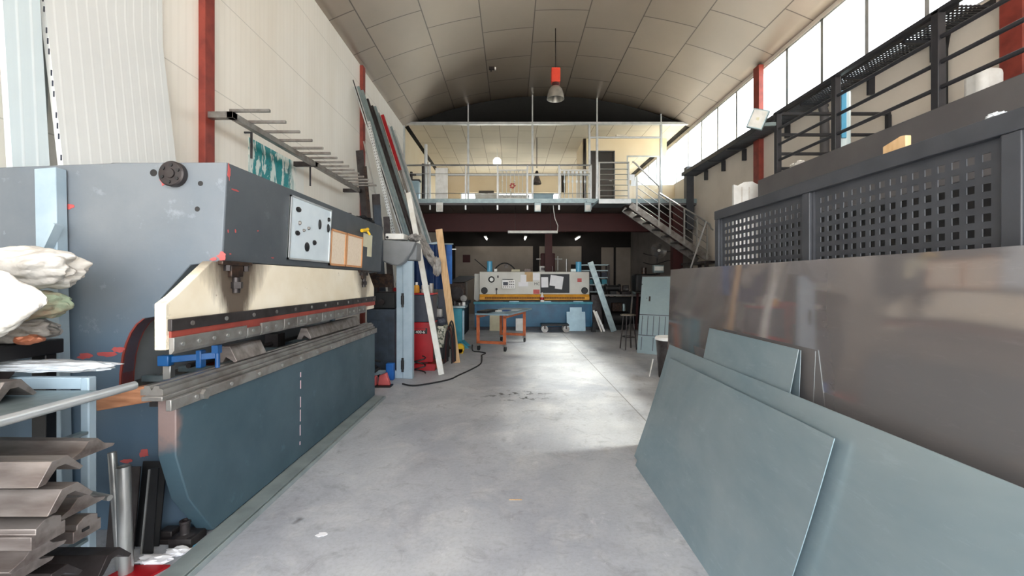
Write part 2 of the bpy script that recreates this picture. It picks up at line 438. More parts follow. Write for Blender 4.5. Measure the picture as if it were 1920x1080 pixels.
b = MB(); b.box(XL, XR, YB, YB + .2, 0, 4.25).box(XL, XR, YB, YB + .2, 5.66, 7.6).box(XL, -2.4, YB, YB + .2, 4.25, 5.66).box(2.3, XR, YB, YB + .2, 4.25, 5.66)
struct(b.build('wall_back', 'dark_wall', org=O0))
b = MB(); b.box(XL, XR, YF - .2, YF, 5.2, 7.6)
struct(b.build('wall_front', 'beige_wall', org=O0))
# arched ceiling
xc = (XL + XR) / 2; half = (XR - XL) / 2; rise = .98; RR = (half ** 2 + rise ** 2) / (2 * rise); zc = ZE + rise - RR
a0 = math.asin(half / RR)
def arch(t): return Vector((xc + RR * math.sin(t), 0, zc + RR * math.cos(t)))
def vault(name, m, y0, y1, dz=0):
    N = 48; qs, us = [], []
    for i in range(N):
        t0, t1 = -a0 + 2 * a0 * i / N, -a0 + 2 * a0 * (i + 1) / N
        p, q = arch(t0), arch(t1); p.z += dz; q.z += dz
        qs.append([(p.x, y0, p.z), (q.x, y0, q.z), (q.x, y1, q.z), (p.x, y1, p.z)])
        us.append([(y0, RR * t0 + .61), (y0, RR * t1 + .61), (y1, RR * t1 + .61), (y1, RR * t0 + .61)])
    o = plane_uv(name, m, qs, us)
    s = o.modifiers.new('thick', 'SOLIDIFY'); s.thickness = .12; s.offset = 1
    bm = bmesh.new(); bm.from_mesh(o.data); bmesh.ops.remove_doubles(bm, verts=bm.verts, dist=.0005); bmesh.ops.recalc_face_normals(bm, faces=bm.faces)
    if sum(f.normal.z for f in bm.faces) < 0: bmesh.ops.reverse_faces(bm, faces=bm.faces)
    bm.to_mesh(o.data); bm.free()
    return struct(o)
YG = 13.35                    # mezzanine glazing
vault('ceiling', 'ceiling_tile', YF, YG + .1)
vault('ceiling_void', 'void_shade_black', YG + .1, YB)  # vault past the glazing coloured black in place of its shade
struct(MB().box(XL, XR, 15.8, 15.85, 6.55, 7.4).build('wall_void_shade', 'void_shade_black', org=O0))  # black wall added to close the void and keep it dark
# portal frames
n = 0
for x in (XL, XR):
    for y in (-.2, 4.7, 9.6, 14.5):
        n += 1
        s = 1 if x < 0 else -1
        w = .075 if x < 0 else .11
        top = 6.36
        bb = MB()
        if y < 14: bb.box(min(x, x + s * w), max(x, x + s * w), y - w, y + w, 0, top)
        else: bb.box(min(x, x + s * w), max(x, x + s * w), y - w, y + w, 0, 3.7)
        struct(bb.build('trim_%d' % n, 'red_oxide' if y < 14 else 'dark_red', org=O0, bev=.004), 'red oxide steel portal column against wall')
# windows along the right eaves
for i in range(WN):
    y0, y1 = WY0 + i * WP, WY0 + (i + 1) * WP
    s = shell('window_%d' % (i + 1))
    f = MB(); t_ = .035
    f.box(XR + .02, XR + .1, y0, y0 + t_, ZS, ZT).box(XR + .02, XR + .1, y1 - t_, y1, ZS, ZT).box(XR + .02, XR + .1, y0, y1, ZT - t_, ZT).box(XR + .02, XR + .1, y0, y1, ZS, ZS + t_)
    f.build('window_frame', 'aluminium', s)
    MB().box(XR + .055, XR + .062, y0 + t_, y1 - t_, ZS + t_, ZT - t_).build('pane', 'window_glass', s)
# mezzanine at the back
struct(MB().box(XL, XR, 12.95, YB, ZM - .16, ZM).build('floor_mezzanine', 'fascia_grey', org=O0), 'mezzanine floor slab with thin steel edge')
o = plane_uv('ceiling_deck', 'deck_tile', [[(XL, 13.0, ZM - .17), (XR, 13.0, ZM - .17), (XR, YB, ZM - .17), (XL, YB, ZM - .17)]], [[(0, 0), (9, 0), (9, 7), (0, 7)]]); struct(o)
struct(MB().box(XL, XR, 12.93, 12.95, ZM - .1, ZM + .03).build('trim_20', 'galv', org=O0))
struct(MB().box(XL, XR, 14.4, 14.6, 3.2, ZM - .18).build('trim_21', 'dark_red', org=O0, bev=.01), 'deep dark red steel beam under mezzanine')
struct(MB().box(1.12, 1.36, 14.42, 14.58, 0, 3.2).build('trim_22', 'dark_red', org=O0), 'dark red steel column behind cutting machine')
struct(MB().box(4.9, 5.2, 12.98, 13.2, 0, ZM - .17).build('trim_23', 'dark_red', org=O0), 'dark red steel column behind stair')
struct(MB().box(5.28, 5.5, 12.9, 13.1, ZM - .9, 5.0).build('trim_24', 'frame_grey', org=O0), 'dark steel post at mezzanine corner')
ZC = 6.44
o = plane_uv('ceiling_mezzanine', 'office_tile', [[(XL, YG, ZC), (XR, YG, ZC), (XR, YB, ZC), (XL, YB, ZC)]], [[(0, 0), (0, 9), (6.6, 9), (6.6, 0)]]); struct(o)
struct(MB().box(XL, XL + .02, YG, YB, ZM, ZC).build('wall_mezzanine_left', 'cream_wall', org=O0))
struct(MB().box(XL, 2.5, 19.9, 19.98, ZM, 4.25).box(XL, 2.5, 19.9, 19.98, 5.66, ZC).box(XL, -2.4, 19.9, 19.98, 4.25, 5.66).box(2.3, 5.6, 19.9, 19.98, ZM, ZC).build('wall_mezzanine_back', 'cream_wall', org=O0))
for i in range(4):
    s = shell('window_%d' % (40 + i)); y0 = -2.4 + i * 1.175; y1 = y0 + 1.175; f = MB()
    f.box(y0, y0 + .04, YB + .02, YB + .1, 4.25, 5.66).box(y1 - .04, y1, YB + .02, YB + .1, 4.25, 5.66).box(y0, y1, YB + .02, YB + .1, 4.25, 4.29).box(y0, y1, YB + .02, YB + .1, 5.62, 5.66)
    f.build('window_frame', 'aluminium', s); MB().box(y0 + .04, y1 - .04, YB + .05, YB + .057, 4.29, 5.62).build('pane', 'window_glass', s)
b = MB(); yp = 14.7; px0 = 2.46
b.box(px0, 2.74, yp, yp + .1, ZM, ZC).box(2.74, 3.5, yp, yp + .1, 5.98, ZC).box(3.5, 3.95, yp, yp + .1, ZM, ZC)
b.box(3.95, 5.33, yp, yp + .1, 5.86, ZC).box(3.95, 5.33, yp, yp + .1, ZM, 4.83).box(5.33, XR, yp, yp + .1, ZM, 4.85).box(px0, px0 + .1, yp, 16.2, ZM, ZC)
struct(b.build('wall_mezzanine_office', 'cream_wall', org=O0), 'cream office partition on mezzanine')
d = shell('door_1')
MB().box(2.74, 3.5, yp + .03, yp + .07, ZM, 5.98).build('door_leaf', 'dark_wall', d)
MB().box(2.70, 2.74, yp - .02, yp + .1, ZM, 6.02).box(3.5, 3.54, yp - .02, yp + .1, ZM, 6.02).box(2.7, 3.54, yp - .02, yp + .1, 5.98, 6.02).build('door_frame', 'frame_grey', d)
MB().cyl((3.42, yp - .03, 4.98), (3.42, yp + .04, 4.98), .015).box(3.34, 3.43, yp - .045, yp - .03, 4.97, 4.99).build('door_handle', 'bright_steel', d)
w = shell('window_30')
MB().box(3.95, 5.33, yp + .02, yp + .07, 5.82, 5.87).box(3.95, 5.33, yp + .02, yp + .07, 4.82, 4.86).box(3.95, 4.0, yp + .02, yp + .07, 4.86, 5.82).box(5.0, 5.04, yp + .02, yp + .07, 4.86, 5.82).box(5.29, 5.33, yp + .02, yp + .07, 4.86, 5.82).build('window_frame', 'aluminium', w)
MB().box(4.0, 5.29, yp + .04, yp + .046, 4.86, 5.82).build('pane', 'clear_glass', w)
# glazing wall
w = shell('window_31'); b = MB()
px_ = [-3.38, -1.37, .64, 2.66, 4.66]
for x in px_: b.box(x - .03, x + .03, YG - .04, YG + .04, ZM, ZC)
for x in (2.42,): b.box(x - .03, x + .03, YG - .04, YG + .04, ZM, ZC)
b.box(XL, XR, YG - .05, YG + .05, ZC - .02, ZC + .06).box(XL, 2.42, YG - .03, YG + .03, 4.83, 4.89).box(2.42, 4.66, YG - .03, YG + .03, 6.0, 6.05)
b.build('window_frame', 'aluminium', w, bev=.004)
for i, x in enumerate(px_[1:]):
    t = math.asin((x - xc) / RR); z1 = zc + RR * math.cos(t)
    MB().box(x - .02, x + .02, YG - .02, YG + .02, ZC + .06, z1).build('hanger', 'aluminium', w)
xs = px_ + [XR]
for a, c in zip(xs, xs[1:]):
    MB().box(a + .03, c - .03, YG - .004, YG + .004, ZM, ZC - .02).build('pane', 'clear_glass', w)
# panels on the back wall under the mezzanine
for i, (x0, x1, z1) in enumerate(((-2.65, .98, 3.15), (1.28, 3.25, 3.15), (4.18, 4.75, 3.1), (4.86, 5.55, 3.1))):
    struct(MB().box(x0, x1, YB - .06, YB, 0, z1).build('trim_%d' % (40 + i), 'tan_panel', org=O0, bev=.01), 'beige panel on back wall under mezzanine')
struct(MB().box(-2.3, -1.95, YB - .09, YB - .061, 2.4, 2.75).build('trim_50', 'dark_red', org=O0))
d = shell('door_2')
MB().box(2.75, 3.4, YB - .1, YB - .062, 0, 2.3).build('door_leaf', 'dark_wall', d)

struct(MB().box(5.57, XR, 13.2, YB, 0, ZM - .18).build('trim_61', 'rear_shade_grey', org=O0), 'right wall under mezzanine by stair, shade put into its grey')  # grey facing added, its colour stands in for shade below the deck
# raised mezzanine on the right
struct(MB().box(3.86, 3.98, -1.5, 6.7, 2.4, 3.12).box(3.98, XR, -1.5, 6.7, 2.98, 3.1).box(3.98, XR, 6.6, 6.7, 0, 2.98).build('wall_mezzanine_right', 'fascia_grey', org=O0, bev=.008), 'dark grey wall carrying side mezzanine')
struct(MB().box(3.88, 3.98, -1.5, 6.7, 0, 2.4).build('wall_mezzanine_shade', 'black', org=O0))  # black panel added so the space behind the gate holes looks unlit
r = thing('mezzanine_railing', 'black steel guard railing along dark grey side mezzanine edge', 'railing', (3.92, 3.6, 3.12))
ry = [6.3, 5.17, 3.93, 2.75, 1.6]
for y in ry: MB().box(3.89, 3.96, y - .035, y + .035, 3.12, 4.03).build('post', 'rail_black', r, bev=.004)
MB().box(3.89, 3.95, 1.0, 6.36, 4.0, 4.04).build('handrail', 'rail_black', r, bev=.004)
for z in (3.78, 3.55, 3.32): MB().cyl((3.925, 1.0, z), (3.925, 6.34, z), .02).build('rail', 'rail_black', r)
MB().box(3.92, 5.58, 6.28, 6.32, 3.99, 4.03).build('handrail', 'rail_black', r)
for z in (3.7, 3.42, 3.2): MB().box(3.92, 5.58, 6.285, 6.315, z - .02, z + .02).build('rail', 'rail_black', r)
MB().box(5.53, 5.58, 6.27, 6.33, 3.1, 3.99).build('post', 'rail_black', r)
# cable tray below the windows
r = thing('cable_tray', 'long dark perforated cable tray below the eaves windows', 'cable tray', (5.4, 9, 4.6))
b = MB(); b.box(5.12, 5.14, 4.9, 12.9, 4.70, 4.80).box(5.54, 5.56, 4.9, 12.9, 4.70, 4.80)
b.build('side_rail', 'rail_black', r)
b = MB()
for i in range(160): y = 4.9 + i * .05; b.box(5.14, 5.54, y, y + .022, 4.70, 4.712)
for i in range(8): x = 5.16 + i * .05; b.box(x, x + .02, 4.9, 12.9, 4.712, 4.72)
b.build('mesh_floor', 'rail_black', r)
for y in (5.6, 6.6, 7.6, 8.6, 10.2, 11.2, 12.2): MB().box(5.14, 5.6, y - .02, y + .02, 4.66, 4.70).box(5.5, 5.6, y - .02, y + .02, 4.42, 4.66).build('bracket', 'rail_black', r)

# world, sun
w = bpy.data.worlds.new('World'); sc.world = w; w.use_nodes = True
bg = w.node_tree.nodes['Background']; bg.inputs[0].default_value = (.93, .97, 1, 1); bg.inputs[1].default_value = 2.2
def sun(name, dirv, st, c, ang):
    l = bpy.data.lights.new(name, 'SUN'); l.energy = st; l.color = c; l.angle = R(ang)
    o = bpy.data.objects.new(name, l); col.objects.link(o); o.rotation_euler = Vector(dirv).to_track_quat('-Z', 'Y').to_euler()
sun('sun', (-.80, -.14, -1), 8.5, (1, .93, .83), 11)
def portal(p, d, sx, sy):
    l = bpy.data.lights.new('portal', 'AREA'); l.shape = 'RECTANGLE'; l.size = sx; l.size_y = sy; l.cycles.is_portal = True
    o = bpy.data.objects.new('portal', l); col.objects.link(o); o.location = p; o.rotation_euler = Vector(d).to_track_quat('-Z', 'Y').to_euler()
portal((XR + .25, WY0 + WP * WN / 2, (ZS + ZT) / 2), (-1, 0, 0), WP * WN, ZT - ZS)
portal((-.05, YB + .3, 4.95), (0, -1, 0), 4.7, 1.4)
portal((xc, YF - .3, 2.6), (0, 1, 0), 9, 5.2)
cam = bpy.data.cameras.new('camera'); cam.sensor_width = 36; cam.lens = 36 * F / 1920; cam.shift_y = (HY - 540) / 1920
cam.clip_start = .05; cam.clip_end = 200
co = bpy.data.objects.new('camera', cam); col.objects.link(co); co.location = (0, 0, H); co.rotation_euler = (PI / 2, 0, 0); sc.camera = co
sc.view_settings.view_transform = 'Standard'; sc.view_settings.look = 'None'; sc.view_settings.gamma = 1; sc.view_settings.exposure = 1.7
# ------------------------------------------------------------------ press brake
XF = -1.77                    # front plane of beam
def sideframe(y0, y1):
    k = 2.65 / F
    P = [(-10, 314), (230, 305), (425, 304), (415, 490), (357, 497), (300, 560), (300, 592), (272, 597), (258, 608), (247, 624), (238, 645), (232, 668), (228, 700), (226, 745), (380, 748), (388, 994), (-10, 994)]
    return [((p - HX) * k, H - (q - HY) * k) for p, q in P]
pb = thing('press_brake', 'large blue grey press brake with cream ram along the left wall', 'press brake', (-2.4, 4.1, 0))
poly = sideframe(0, 0)
side = MB().prism(poly, 'y', 2.65, 2.74).build('side_frame', 'press_side', pb, bev=.006)
far = MB().prism([p if p[0] < XF - .005 else (XF - .006, p[1]) for p in poly], 'y', 5.76, 5.85).build('side_frame', 'press_side', pb, bev=.006)
# red painted edge of the throat
k = 2.65 / F
T = [((p - HX) * k, H - (q - HY) * k) for p, q in ((272, 597), (258, 608), (247, 624), (238, 645), (232, 668), (228, 700), (226, 745))]
b = MB()
for p, q in zip(T, T[1:]): b.prism([p, q, (q[0] - .012, q[1]), (p[0] - .012, p[1])], 'y', 2.648, 2.742)
b.build('throat_edge', 'red_oxide', pb)
# beam box
b = MB().prism([(XF, 2.285), (-1.80, 1.67), (-2.5, 1.67), (-2.5, 2.285)], 'y', 2.655, 5.86)
b.build('upper_beam', 'press_beam', pb, bev=.008)
MB().box(-2.5, -2.46, 2.74, 5.76, .9, 1.67).build('back_panel', 'hood_grey', pb)
# ram
b = MB().prism([(2.2, 1.19), (2.2, 1.43), (2.27, 1.47), (2.54, 1.665), (5.3, 1.665), (5.52, 1.46), (5.52, 1.25), (5.52, 1.19)], 'x', -1.845, -1.785)
b.build('ram', 'press_ram', pb, bev=.004)
MB().box(-1.785, -1.762, 2.21, 5.52, 1.286, 1.348).build('ram_clamp_bar', 'dark_steel', pb, bev=.003)
MB().box(-1.785, -1.772, 2.22, 5.52, 1.235, 1.285).build('ram_rail', 'red_oxide', pb)
for i in range(12): y = 2.35 + i * .28; MB().cyl((-1.763, y, 1.317), (-1.755, y, 1.317), .013, n=8).build('bolt', 'steel', pb)
y = 2.215; ln = [.62, .16, .3, .2, .16, .3, .3, .3, .3, .28]
for i, L in enumerate(ln):
    z1 = 1.252 if i != 1 else 1.235
    s = MB().prism([(-1.785, z1), (-1.757, z1), (-1.757, 1.185), (-1.772, 1.165), (-1.785, 1.165)], 'y', y + .004, y + L - .004).build('punch_segment', 'steel', pb, bev=.002)
    for j in range(max(1, int(L / .12))):
        yy = y + .06 + j * .12; MB().cyl((-1.758, yy, 1.212), (-1.750, yy, 1.212), .011, n=8).build('bolt', 'bright_steel', s)
    y += L
# oily stroke adjusters under the beam
for y0 in (2.74, 5.1):
    a = MB().box(-1.79, -1.755, y0 - .15, y0 + .15, 1.645, 1.672).box(-1.79, -1.76, y0 - .06, y0 + .06, 1.57, 1.645).build('stroke_adjuster', 'oily', pb, bev=.006)
    MB().cyl((-1.772, y0, 1.47), (-1.772, y0, 1.57), .024).cyl((-1.772, y0, 1.50), (-1.772, y0, 1.54), .04, n=6).build('adjusting_screw', 'dark_steel', a)
    for dy in (-.09, .09): MB().cyl((-1.768, y0 + dy, 1.61), (-1.768, y0 + dy, 1.645), .02, n=6).build('nut', 'dark_steel', a)
# bed
b = MB().prism([(2.31, .92), (2.31, .60), (2.40, .32), (2.60, .03), (5.66, .03), (5.66, .92)], 'x', -1.92, -1.82)
b.build('bed_plate', 'press_bed', pb, bev=.006)
MB().box(-2.14, -2.04, 2.74, 5.7, .05, .86).build('bed_rear_plate', 'press_bed', pb)
MB().box(-2.04, -1.92, 2.4, 5.6, .84, .90).build('bed_top', 'dark_steel', pb)
b = MB().box(-1.82, -1.79, 2.24, 5.66, .862, .922)
b.build('bed_clamp_strip', 'steel', pb, bev=.004)
for i in range(11): yy = 2.42 + i * .3; MB().cyl((-1.791, yy, .892), (-1.783, yy, .892), .012, n=8).build('bolt', 'bright_steel', pb)
MB().cyl((-1.79, 2.47, .892), (-1.765, 2.47, .892), .03, n=6).build('eccentric_bolt', 'steel', pb)
MB().box(-1.93, -1.82, 2.22, 5.66, .92, .944).build('die_base', 'steel', pb, bev=.003)
vp = [(-.06, 0), (.06, 0), (.06, .03), (.04, .036), (.04, .05), (.015, .05), (0, .025), (-.015, .05), (-.04, .05), (-.04, .036), (-.06, .03)]
MB().sweep([(a - 0, c) for a, c in vp], (-1.90, 2.25, .944), (-1.90, 5.66, .944)).build('v_die_rail', 'steel', pb)
# chalk line on the bed
b = MB()
for z0, z1 in ((.72, .76), (.62, .69), (.46, .55), (.34, .44), (.22, .31), (.14, .17)):
    MB().box(-1.8205, -1.8185, 3.66 + (z1 - .4) * .02, 3.672 + (z1 - .4) * .02, z0, z1).build('chalk_mark', 'chalk', pb)
# back gauge seen behind the die
g = MB()
for yy, zz in ((2.84, .90), (3.15, .90), (3.6, .89), (4.1, .89), (4.7, .89)): g.box(-2.45, -2.04, yy - .02, yy + .02, zz - .02, zz + .02)
for xx in (-2.38, -2.16): g.box(xx - .02, xx + .02, 2.8, 5.6, .83, .87)
g.build('back_gauge', 'galv', pb, bev=.003)
g = MB().tube([(-2.2, 2.9, .97), (-2.2, 5.5, .97)], .018).box(-2.26, -2.14, 3.9, 4.02, .94, 1.06)
g.build('gauge_spindle', 'dark_steel', pb)
# hub flange with six screws, holes, paint marks on the side frame
hc = Vector(((329 - HX) * k, 2.65, H - (328 - HY) * k))
h = MB().lathe([(0, 0), (.078, 0), (.078, .035), (.07, .042), (.03, .042), (.028, .05), (0, .05)], hc, 28, (0, -1, 0)).build('hub_flange', 'dark_steel', pb)
for i in range(6):
    a = i * PI / 3 + .4; c = hc + Vector((.052 * math.cos(a), -.042, .052 * math.sin(a)))
    MB().cyl(c, c + Vector((0, -.006, 0)), .011, n=6).build('screw', 'black', h)
for (p, q, rr) in ((288, 324, .022), (376, 344, .016), (370, 392, .016)):
    c = Vector(((p - HX) * k, 2.651, H - (q - HY) * k))
    MB().lathe([(rr, -.004), (rr, .0022), (0, .0022)], c, 16, (0, -1, 0)).build('bolt_hole', 'black', pb)
b = MB()
for i, (p, q, ru, rv) in enumerate(((131, 387, .028, .018), (306, 338, .02, .035), (432, 312, .0, .0), (416, 480, .03, .03), (205, 664, .07, .02), (160, 668, .05, .018), (222, 655, .04, .02), (250, 660, .0, .0), (345, 930, .035, .02), (352, 950, .03, .03), (330, 890, .025, .02), (270, 850, .03, .03), (238, 864, .04, .015), (400, 486, .025, .012))):
    if ru: MB().splat(((p - HX) * k, 2.6495, H - (q - HY) * k), ru, rv, (1, 0, 0), (0, 0, 1), (0, -1, 0), i).build('paint_mark', 'pink_red', pb)
b = MB()
for i, (yy, z, ru, rv) in enumerate(((2.67, 2.23, .014, .05), (2.74, 2.13, .045, .006), (2.69, 1.86, .006, .012), (2.76, 1.87, .008, .012), (3.0, 1.9, .012, .006), (2.72, 1.72, .012, .006), (3.2, 1.72, .02, .005))):
    MB().splat((XF + (2.285 - z) * -.049 + .001, yy, z), ru, rv, (0, 1, 0), (0, 0, 1), (1, 0, 0), i + 40).build('paint_mark', 'pink_red', pb)
# foot bracket at the near corner
b = MB().lathe([(0, 0), (.05, 0), (.05, .05), (.026, .06), (.026, .12), (.03, .12), (.03, .135), (.016, .135), (.016, .07), (0, .07)], (-1.93, 2.52, 0), 18).box(-1.99, -1.86, 2.47, 2.6, 0, .05)
b.build('foot_bracket', 'dark_steel', pb, bev=.01)

# things hung on the beam front
def onbeam(px, py, lift=.0):
    # point on the slightly sloping beam front
    X = XF
    for _ in range(4):
        Y = X * F / (px - HX); Z = H - (py - HY) * Y / F; X = XF - (2.285 - Z) * .049
    return Vector((X + lift, Y, Z))
def beamrect(mb, y0, y1, z0, z1, l0, l1):
    f = lambda z: XF - (2.285 - z) * .049
    mb.prism([(f(z0) + l0, z0), (f(z0) + l1, z0), (f(z1) + l1, z1), (f(z1) + l0, z1)], 'y', y0, y1)
    return mb
wy0, wy1, wz0, wz1 = 3.40, 4.16, 1.72, 2.235
wb = thing('whiteboard', 'white magnetic board covered in dark magnets on press brake beam', 'whiteboard', (XF, 3.78, wz0))
beamrect(MB(), wy0, wy1, wz0, wz1, .004, .012).build('board', 'board_white', wb)
b = MB()
for a in ((wy0, wy0 + .014, wz0, wz1), (wy1 - .014, wy1, wz0, wz1), (wy0, wy1, wz0, wz0 + .014), (wy0, wy1, wz1 - .014, wz1)): beamrect(b, *a, .002, .02)
b.build('board_frame', 'aluminium', wb)
mg = [(556, 393, .035, .022, 'black dome magnet at upper left of the whiteboard'), (554, 437, .03, .02, 'black dome magnet at the left middle of the whiteboard'), (572, 463, .034, .04, 'largest black magnet low in the whiteboard middle'), (586, 455, .026, .022, 'oval black magnet right beside the largest one on whiteboard'),
      (596, 421, .016, .045, 'tall dark bar magnet on the upper whiteboard'), (612, 428, .016, .04, 'tall dark bar magnet at the right edge of whiteboard'), (613, 412, .015, .02, 'small dark magnet high at the right whiteboard edge'), (566, 432, .012, .012, 'small grey round magnet left of another on whiteboard'), (575, 428, .012, .014, 'small grey round magnet nearest the whiteboard centre'), (558, 418, .012, .018, 'small grey magnet between two black dome magnets')]
for i, (px, py, ru, rv, lb) in enumerate(mg):
    p = onbeam(px, py, .0125)
    tag(MB(Matrix.Translation(p) @ Matrix.Diagonal((1, ru / .03, rv / .03, 1))).lathe([(0, 0), (.03, 0), (.03, .01), (.02, .017), (0, .018)], (0, 0, 0), 16, (1, 0, 0)).build('magnet', 'black' if i < 7 else 'steel', org=p), lb, 'magnet', 'magnets on the whiteboard')
for i, (y0, y1, lb) in enumerate(((4.17, 4.56, 'pale cork board in wooden frame next to the whiteboard'), (4.57, 5.06, 'pale cork board in wooden frame nearer the yellow tool'))):
    z0, z1 = 1.70, 2.06 
    c = thing('pinboard', lb, 'board', (XF, y0, z0), 'cork boards on the press brake')
    beamrect(MB(), y0, y1, z0, z1, .002, .012).build('board', 'cork', c)
    b = MB()
    for a in ((y0, y0 + .025, z0, z1), (y1 - .025, y1, z0, z1), (y0, y1, z0, z0 + .02), (y0, y1, z1 - .02, z1)): beamrect(b, *a, .002, .02)
    b.build('board_frame', 'frame_wood', c)
b = MB(); beamrect(b, 5.1, 5.42, 1.96, 2.12, .002, .006); beamrect(b, 5.26, 5.42, 1.85, 1.97, .002, .006)
tag(b.build('card', 'card'), 'olive cream card stuck on beam beside cork boards', 'card')
t = thing('hand_tool', 'yellow trigger tool stuck on the beam above cork boards', 'tool', onbeam(676, 431))
p = onbeam(676, 431, .05)
MB().tube([p + Vector((0, -.1, -.02)), p + Vector((.01, .02, .0)), p + Vector((.0, .1, .02))], .02).build('body', 'bright_yellow', t)
MB().tube([p + Vector((0, .06, .01)), p + Vector((.03, .09, -.05))], .014).build('handle', 'bright_yellow', t)

# die pieces and clamp lying in the press
def vblock(name, p0, p1, w, h, lb, m='die_steel'):
    pr = [(-w, 0), (-w * .3, 0), (0, h * .35), (w * .8, 0), (w, h * .1), (w * .35, h), (-w * .4, h)]
    return tag(MB().sweep(pr, p0, p1).build(name, m, bev=.003), lb, 'die')
vblock('v_die', (-1.925, 2.87, .996), (-1.925, 3.22, .996), .075, .11, 'short angled steel die lying on the rail beside blue clamp')
vblock('v_die', (-1.95, 4.0, .996), (-1.95, 5.3, .996), .07, .11, 'long angled steel die lying on the rail under the far ram')
c = thing('bar_clamp', 'blue screw clamp lying under the near end of cream ram', 'clamp', (-2.1, 2.8, 1.0))
MB().bar((-2.16, 2.66, 1.055), (-1.88, 2.71, 1.075), .022, .04).build('bar', 'clamp_blue', c, bev=.004)
MB().box(-2.19, -2.12, 2.63, 2.68, 1.02, 1.085).build('jaw', 'clamp_blue', c, bev=.006)
MB().box(-1.99, -1.955, 2.68, 2.73, .998, 1.11).build('jaw', 'clamp_blue', c, bev=.006)
MB().cyl((-1.87, 2.71, .998), (-1.87, 2.71, 1.13), .014).box(-1.895, -1.855, 2.69, 2.73, 1.09, 1.14).build('screw', 'clamp_blue', c)
tag(MB().box(-2.18, -2.13, 2.66, 2.70, .93, 1.019).build('packing_block', 'bright_steel', bev=.004), 'small bare metal block under the blue clamp', 'block')
M_ = Matrix.Translation((-2.11, 2.40, .905)) @ Matrix.Rotation(-.17, 4, 'Y')
tag(MB(M_).box(-.2, .19, -.04, .04, -.045, .045).build('timber_beam', 'orange_wood', bev=.005), 'orange brown wooden beam between rack and press bed', 'timber')

# channel on the floor in front of the bed
t = thing('floor_channel', 'long grey steel channel lying along the foot of press brake', 'channel', (-1.75, 3.5, 0))
MB().prism([(-1.815, 0), (-1.665, 0), (-1.665, .035), (-1.672, .035), (-1.674, .012), (-1.69, .012), (-1.69, .03), (-1.815, .034)], 'y', 1.7, 5.62).build('channel', 'channel_grey', t, bev=.002)

# ------------------------------------------------------------------ die rack in the left foreground
r = thing('die_rack', 'galvanised steel rack holding bending dies beside the press brake', 'rack', (-2.4, 1.9, 0))
MB().box(-2.177, -2.134, 2.15, 2.194, 0, 1.06).build('upright', 'pale_blue', r, bev=.006)
MB().box(-2.177, -2.134, 1.12, 1.164, 0, .985).build('upright', 'pale_blue', r, bev=.006)
MB().box(-3.21, -3.17, 2.15, 2.194, 0, 1.06).build('upright', 'pale_blue', r, bev=.006)
MB().box(-3.21, -3.17, 1.12, 1.164, 0, .985).build('upright', 'pale_blue', r, bev=.006)
MB().box(-3.17, -2.177, 2.155, 2.19, 1.0, 1.06).build('rear_rail', 'pale_blue', r, bev=.004)
MB().box(-3.2, -2.06, 1.0, 2.14, .985, 1.0).build('top_shelf', 'galv', r, bev=.003)
MB().cyl((-2.05, .95, .99), (-2.0, 2.26, .995), .022).build('front_rail', 'aluminium', r)
for z in (.79, .43, .25):
    for x in (-2.155, -2.6):
        MB().box(x - .02, x + .02, 1.164, 2.15, z - .014, z).build('shelf_arm', 'galv', r)
MB().cyl((-2.15, 2.12, .495), (-1.96, 2.08, .49), .02, .014).build('support_pin', 'bright_steel', r)
P1 = [(-.09, 0), (.09, 0), (.1, .01), (.05, .03), (.02, .062), (-.02, .062), (-.05, .03), (-.1, .012)]
P2 = [(-.08, 0), (-.05, .0), (-.01, .045), (.02, .045), (.075, .0), (.09, .008), (.03, .075), (-.03, .075)]
P3 = [(-.06, 0), (.06, 0), (.06, .05), (.045, .05), (.045, .075), (.015, .09), (-.015, .09), (-.045, .07), (-.045, .05), (-.06, .05)]
dies = [  # right end X, Y, base Z, tilt, profile, length, label
    (-1.835, 1.87, .791, .03, P1, 1.0, 'topmost dark die on the rack end beside the pale upright'),
    (-1.715, 1.62, .80, -.02, P2, .9, 'winged grey die just under the topmost rack die'),
    (-1.677, 1.62, .697, .0, P2, .9, 'pale winged die in the middle of the rack'),
    (-1.88, 1.87, .545, .05, P1, .9, 'flat die pushed behind the pale winged die'),
    (-1.86, 1.87, .431, .02, P3, .9, 'block shaped brown steel die with a slot at its end'),
    (-1.758, 1.62, .56, .0, P3, .8, 'block shaped die stacked left of the slotted brown one'),
    (-1.794, 1.62, .496, .0, P1, .8, 'scalloped grey die low in the nearest stack'),
    (-1.843, 1.62, .431, .0, P1, .7, 'lowest scalloped die at the near corner of the rack'),
    (-1.80, 1.93, .251, .0, P2, 1.0, 'dark broad die lying lowest beside the steel tubes'),
    (-1.80, 1.70, .327, .0, P2, .8, 'dark winged die in front of the broad lowest die'),
]
for i, (px, Y, zb, tl, pr, L, lb) in enumerate(dies):
    e = Vector((px, Y, zb))
    d = Vector((-1, tl, -.0)); d.normalize()
    o = tag(MB().sweep([(-a, c) for a, c in pr], e + d * L, e).build('bending_die', 'die_steel' if i not in (8, 9) else 'dark_steel', bev=.002), lb, 'die', 'bending dies on the rack')
    if i == 4: MB().box(e.x - .002, e.x + .004, e.y - .025, e.y + .005, e.z + .03, e.z + .042).build('slot', 'black', o)
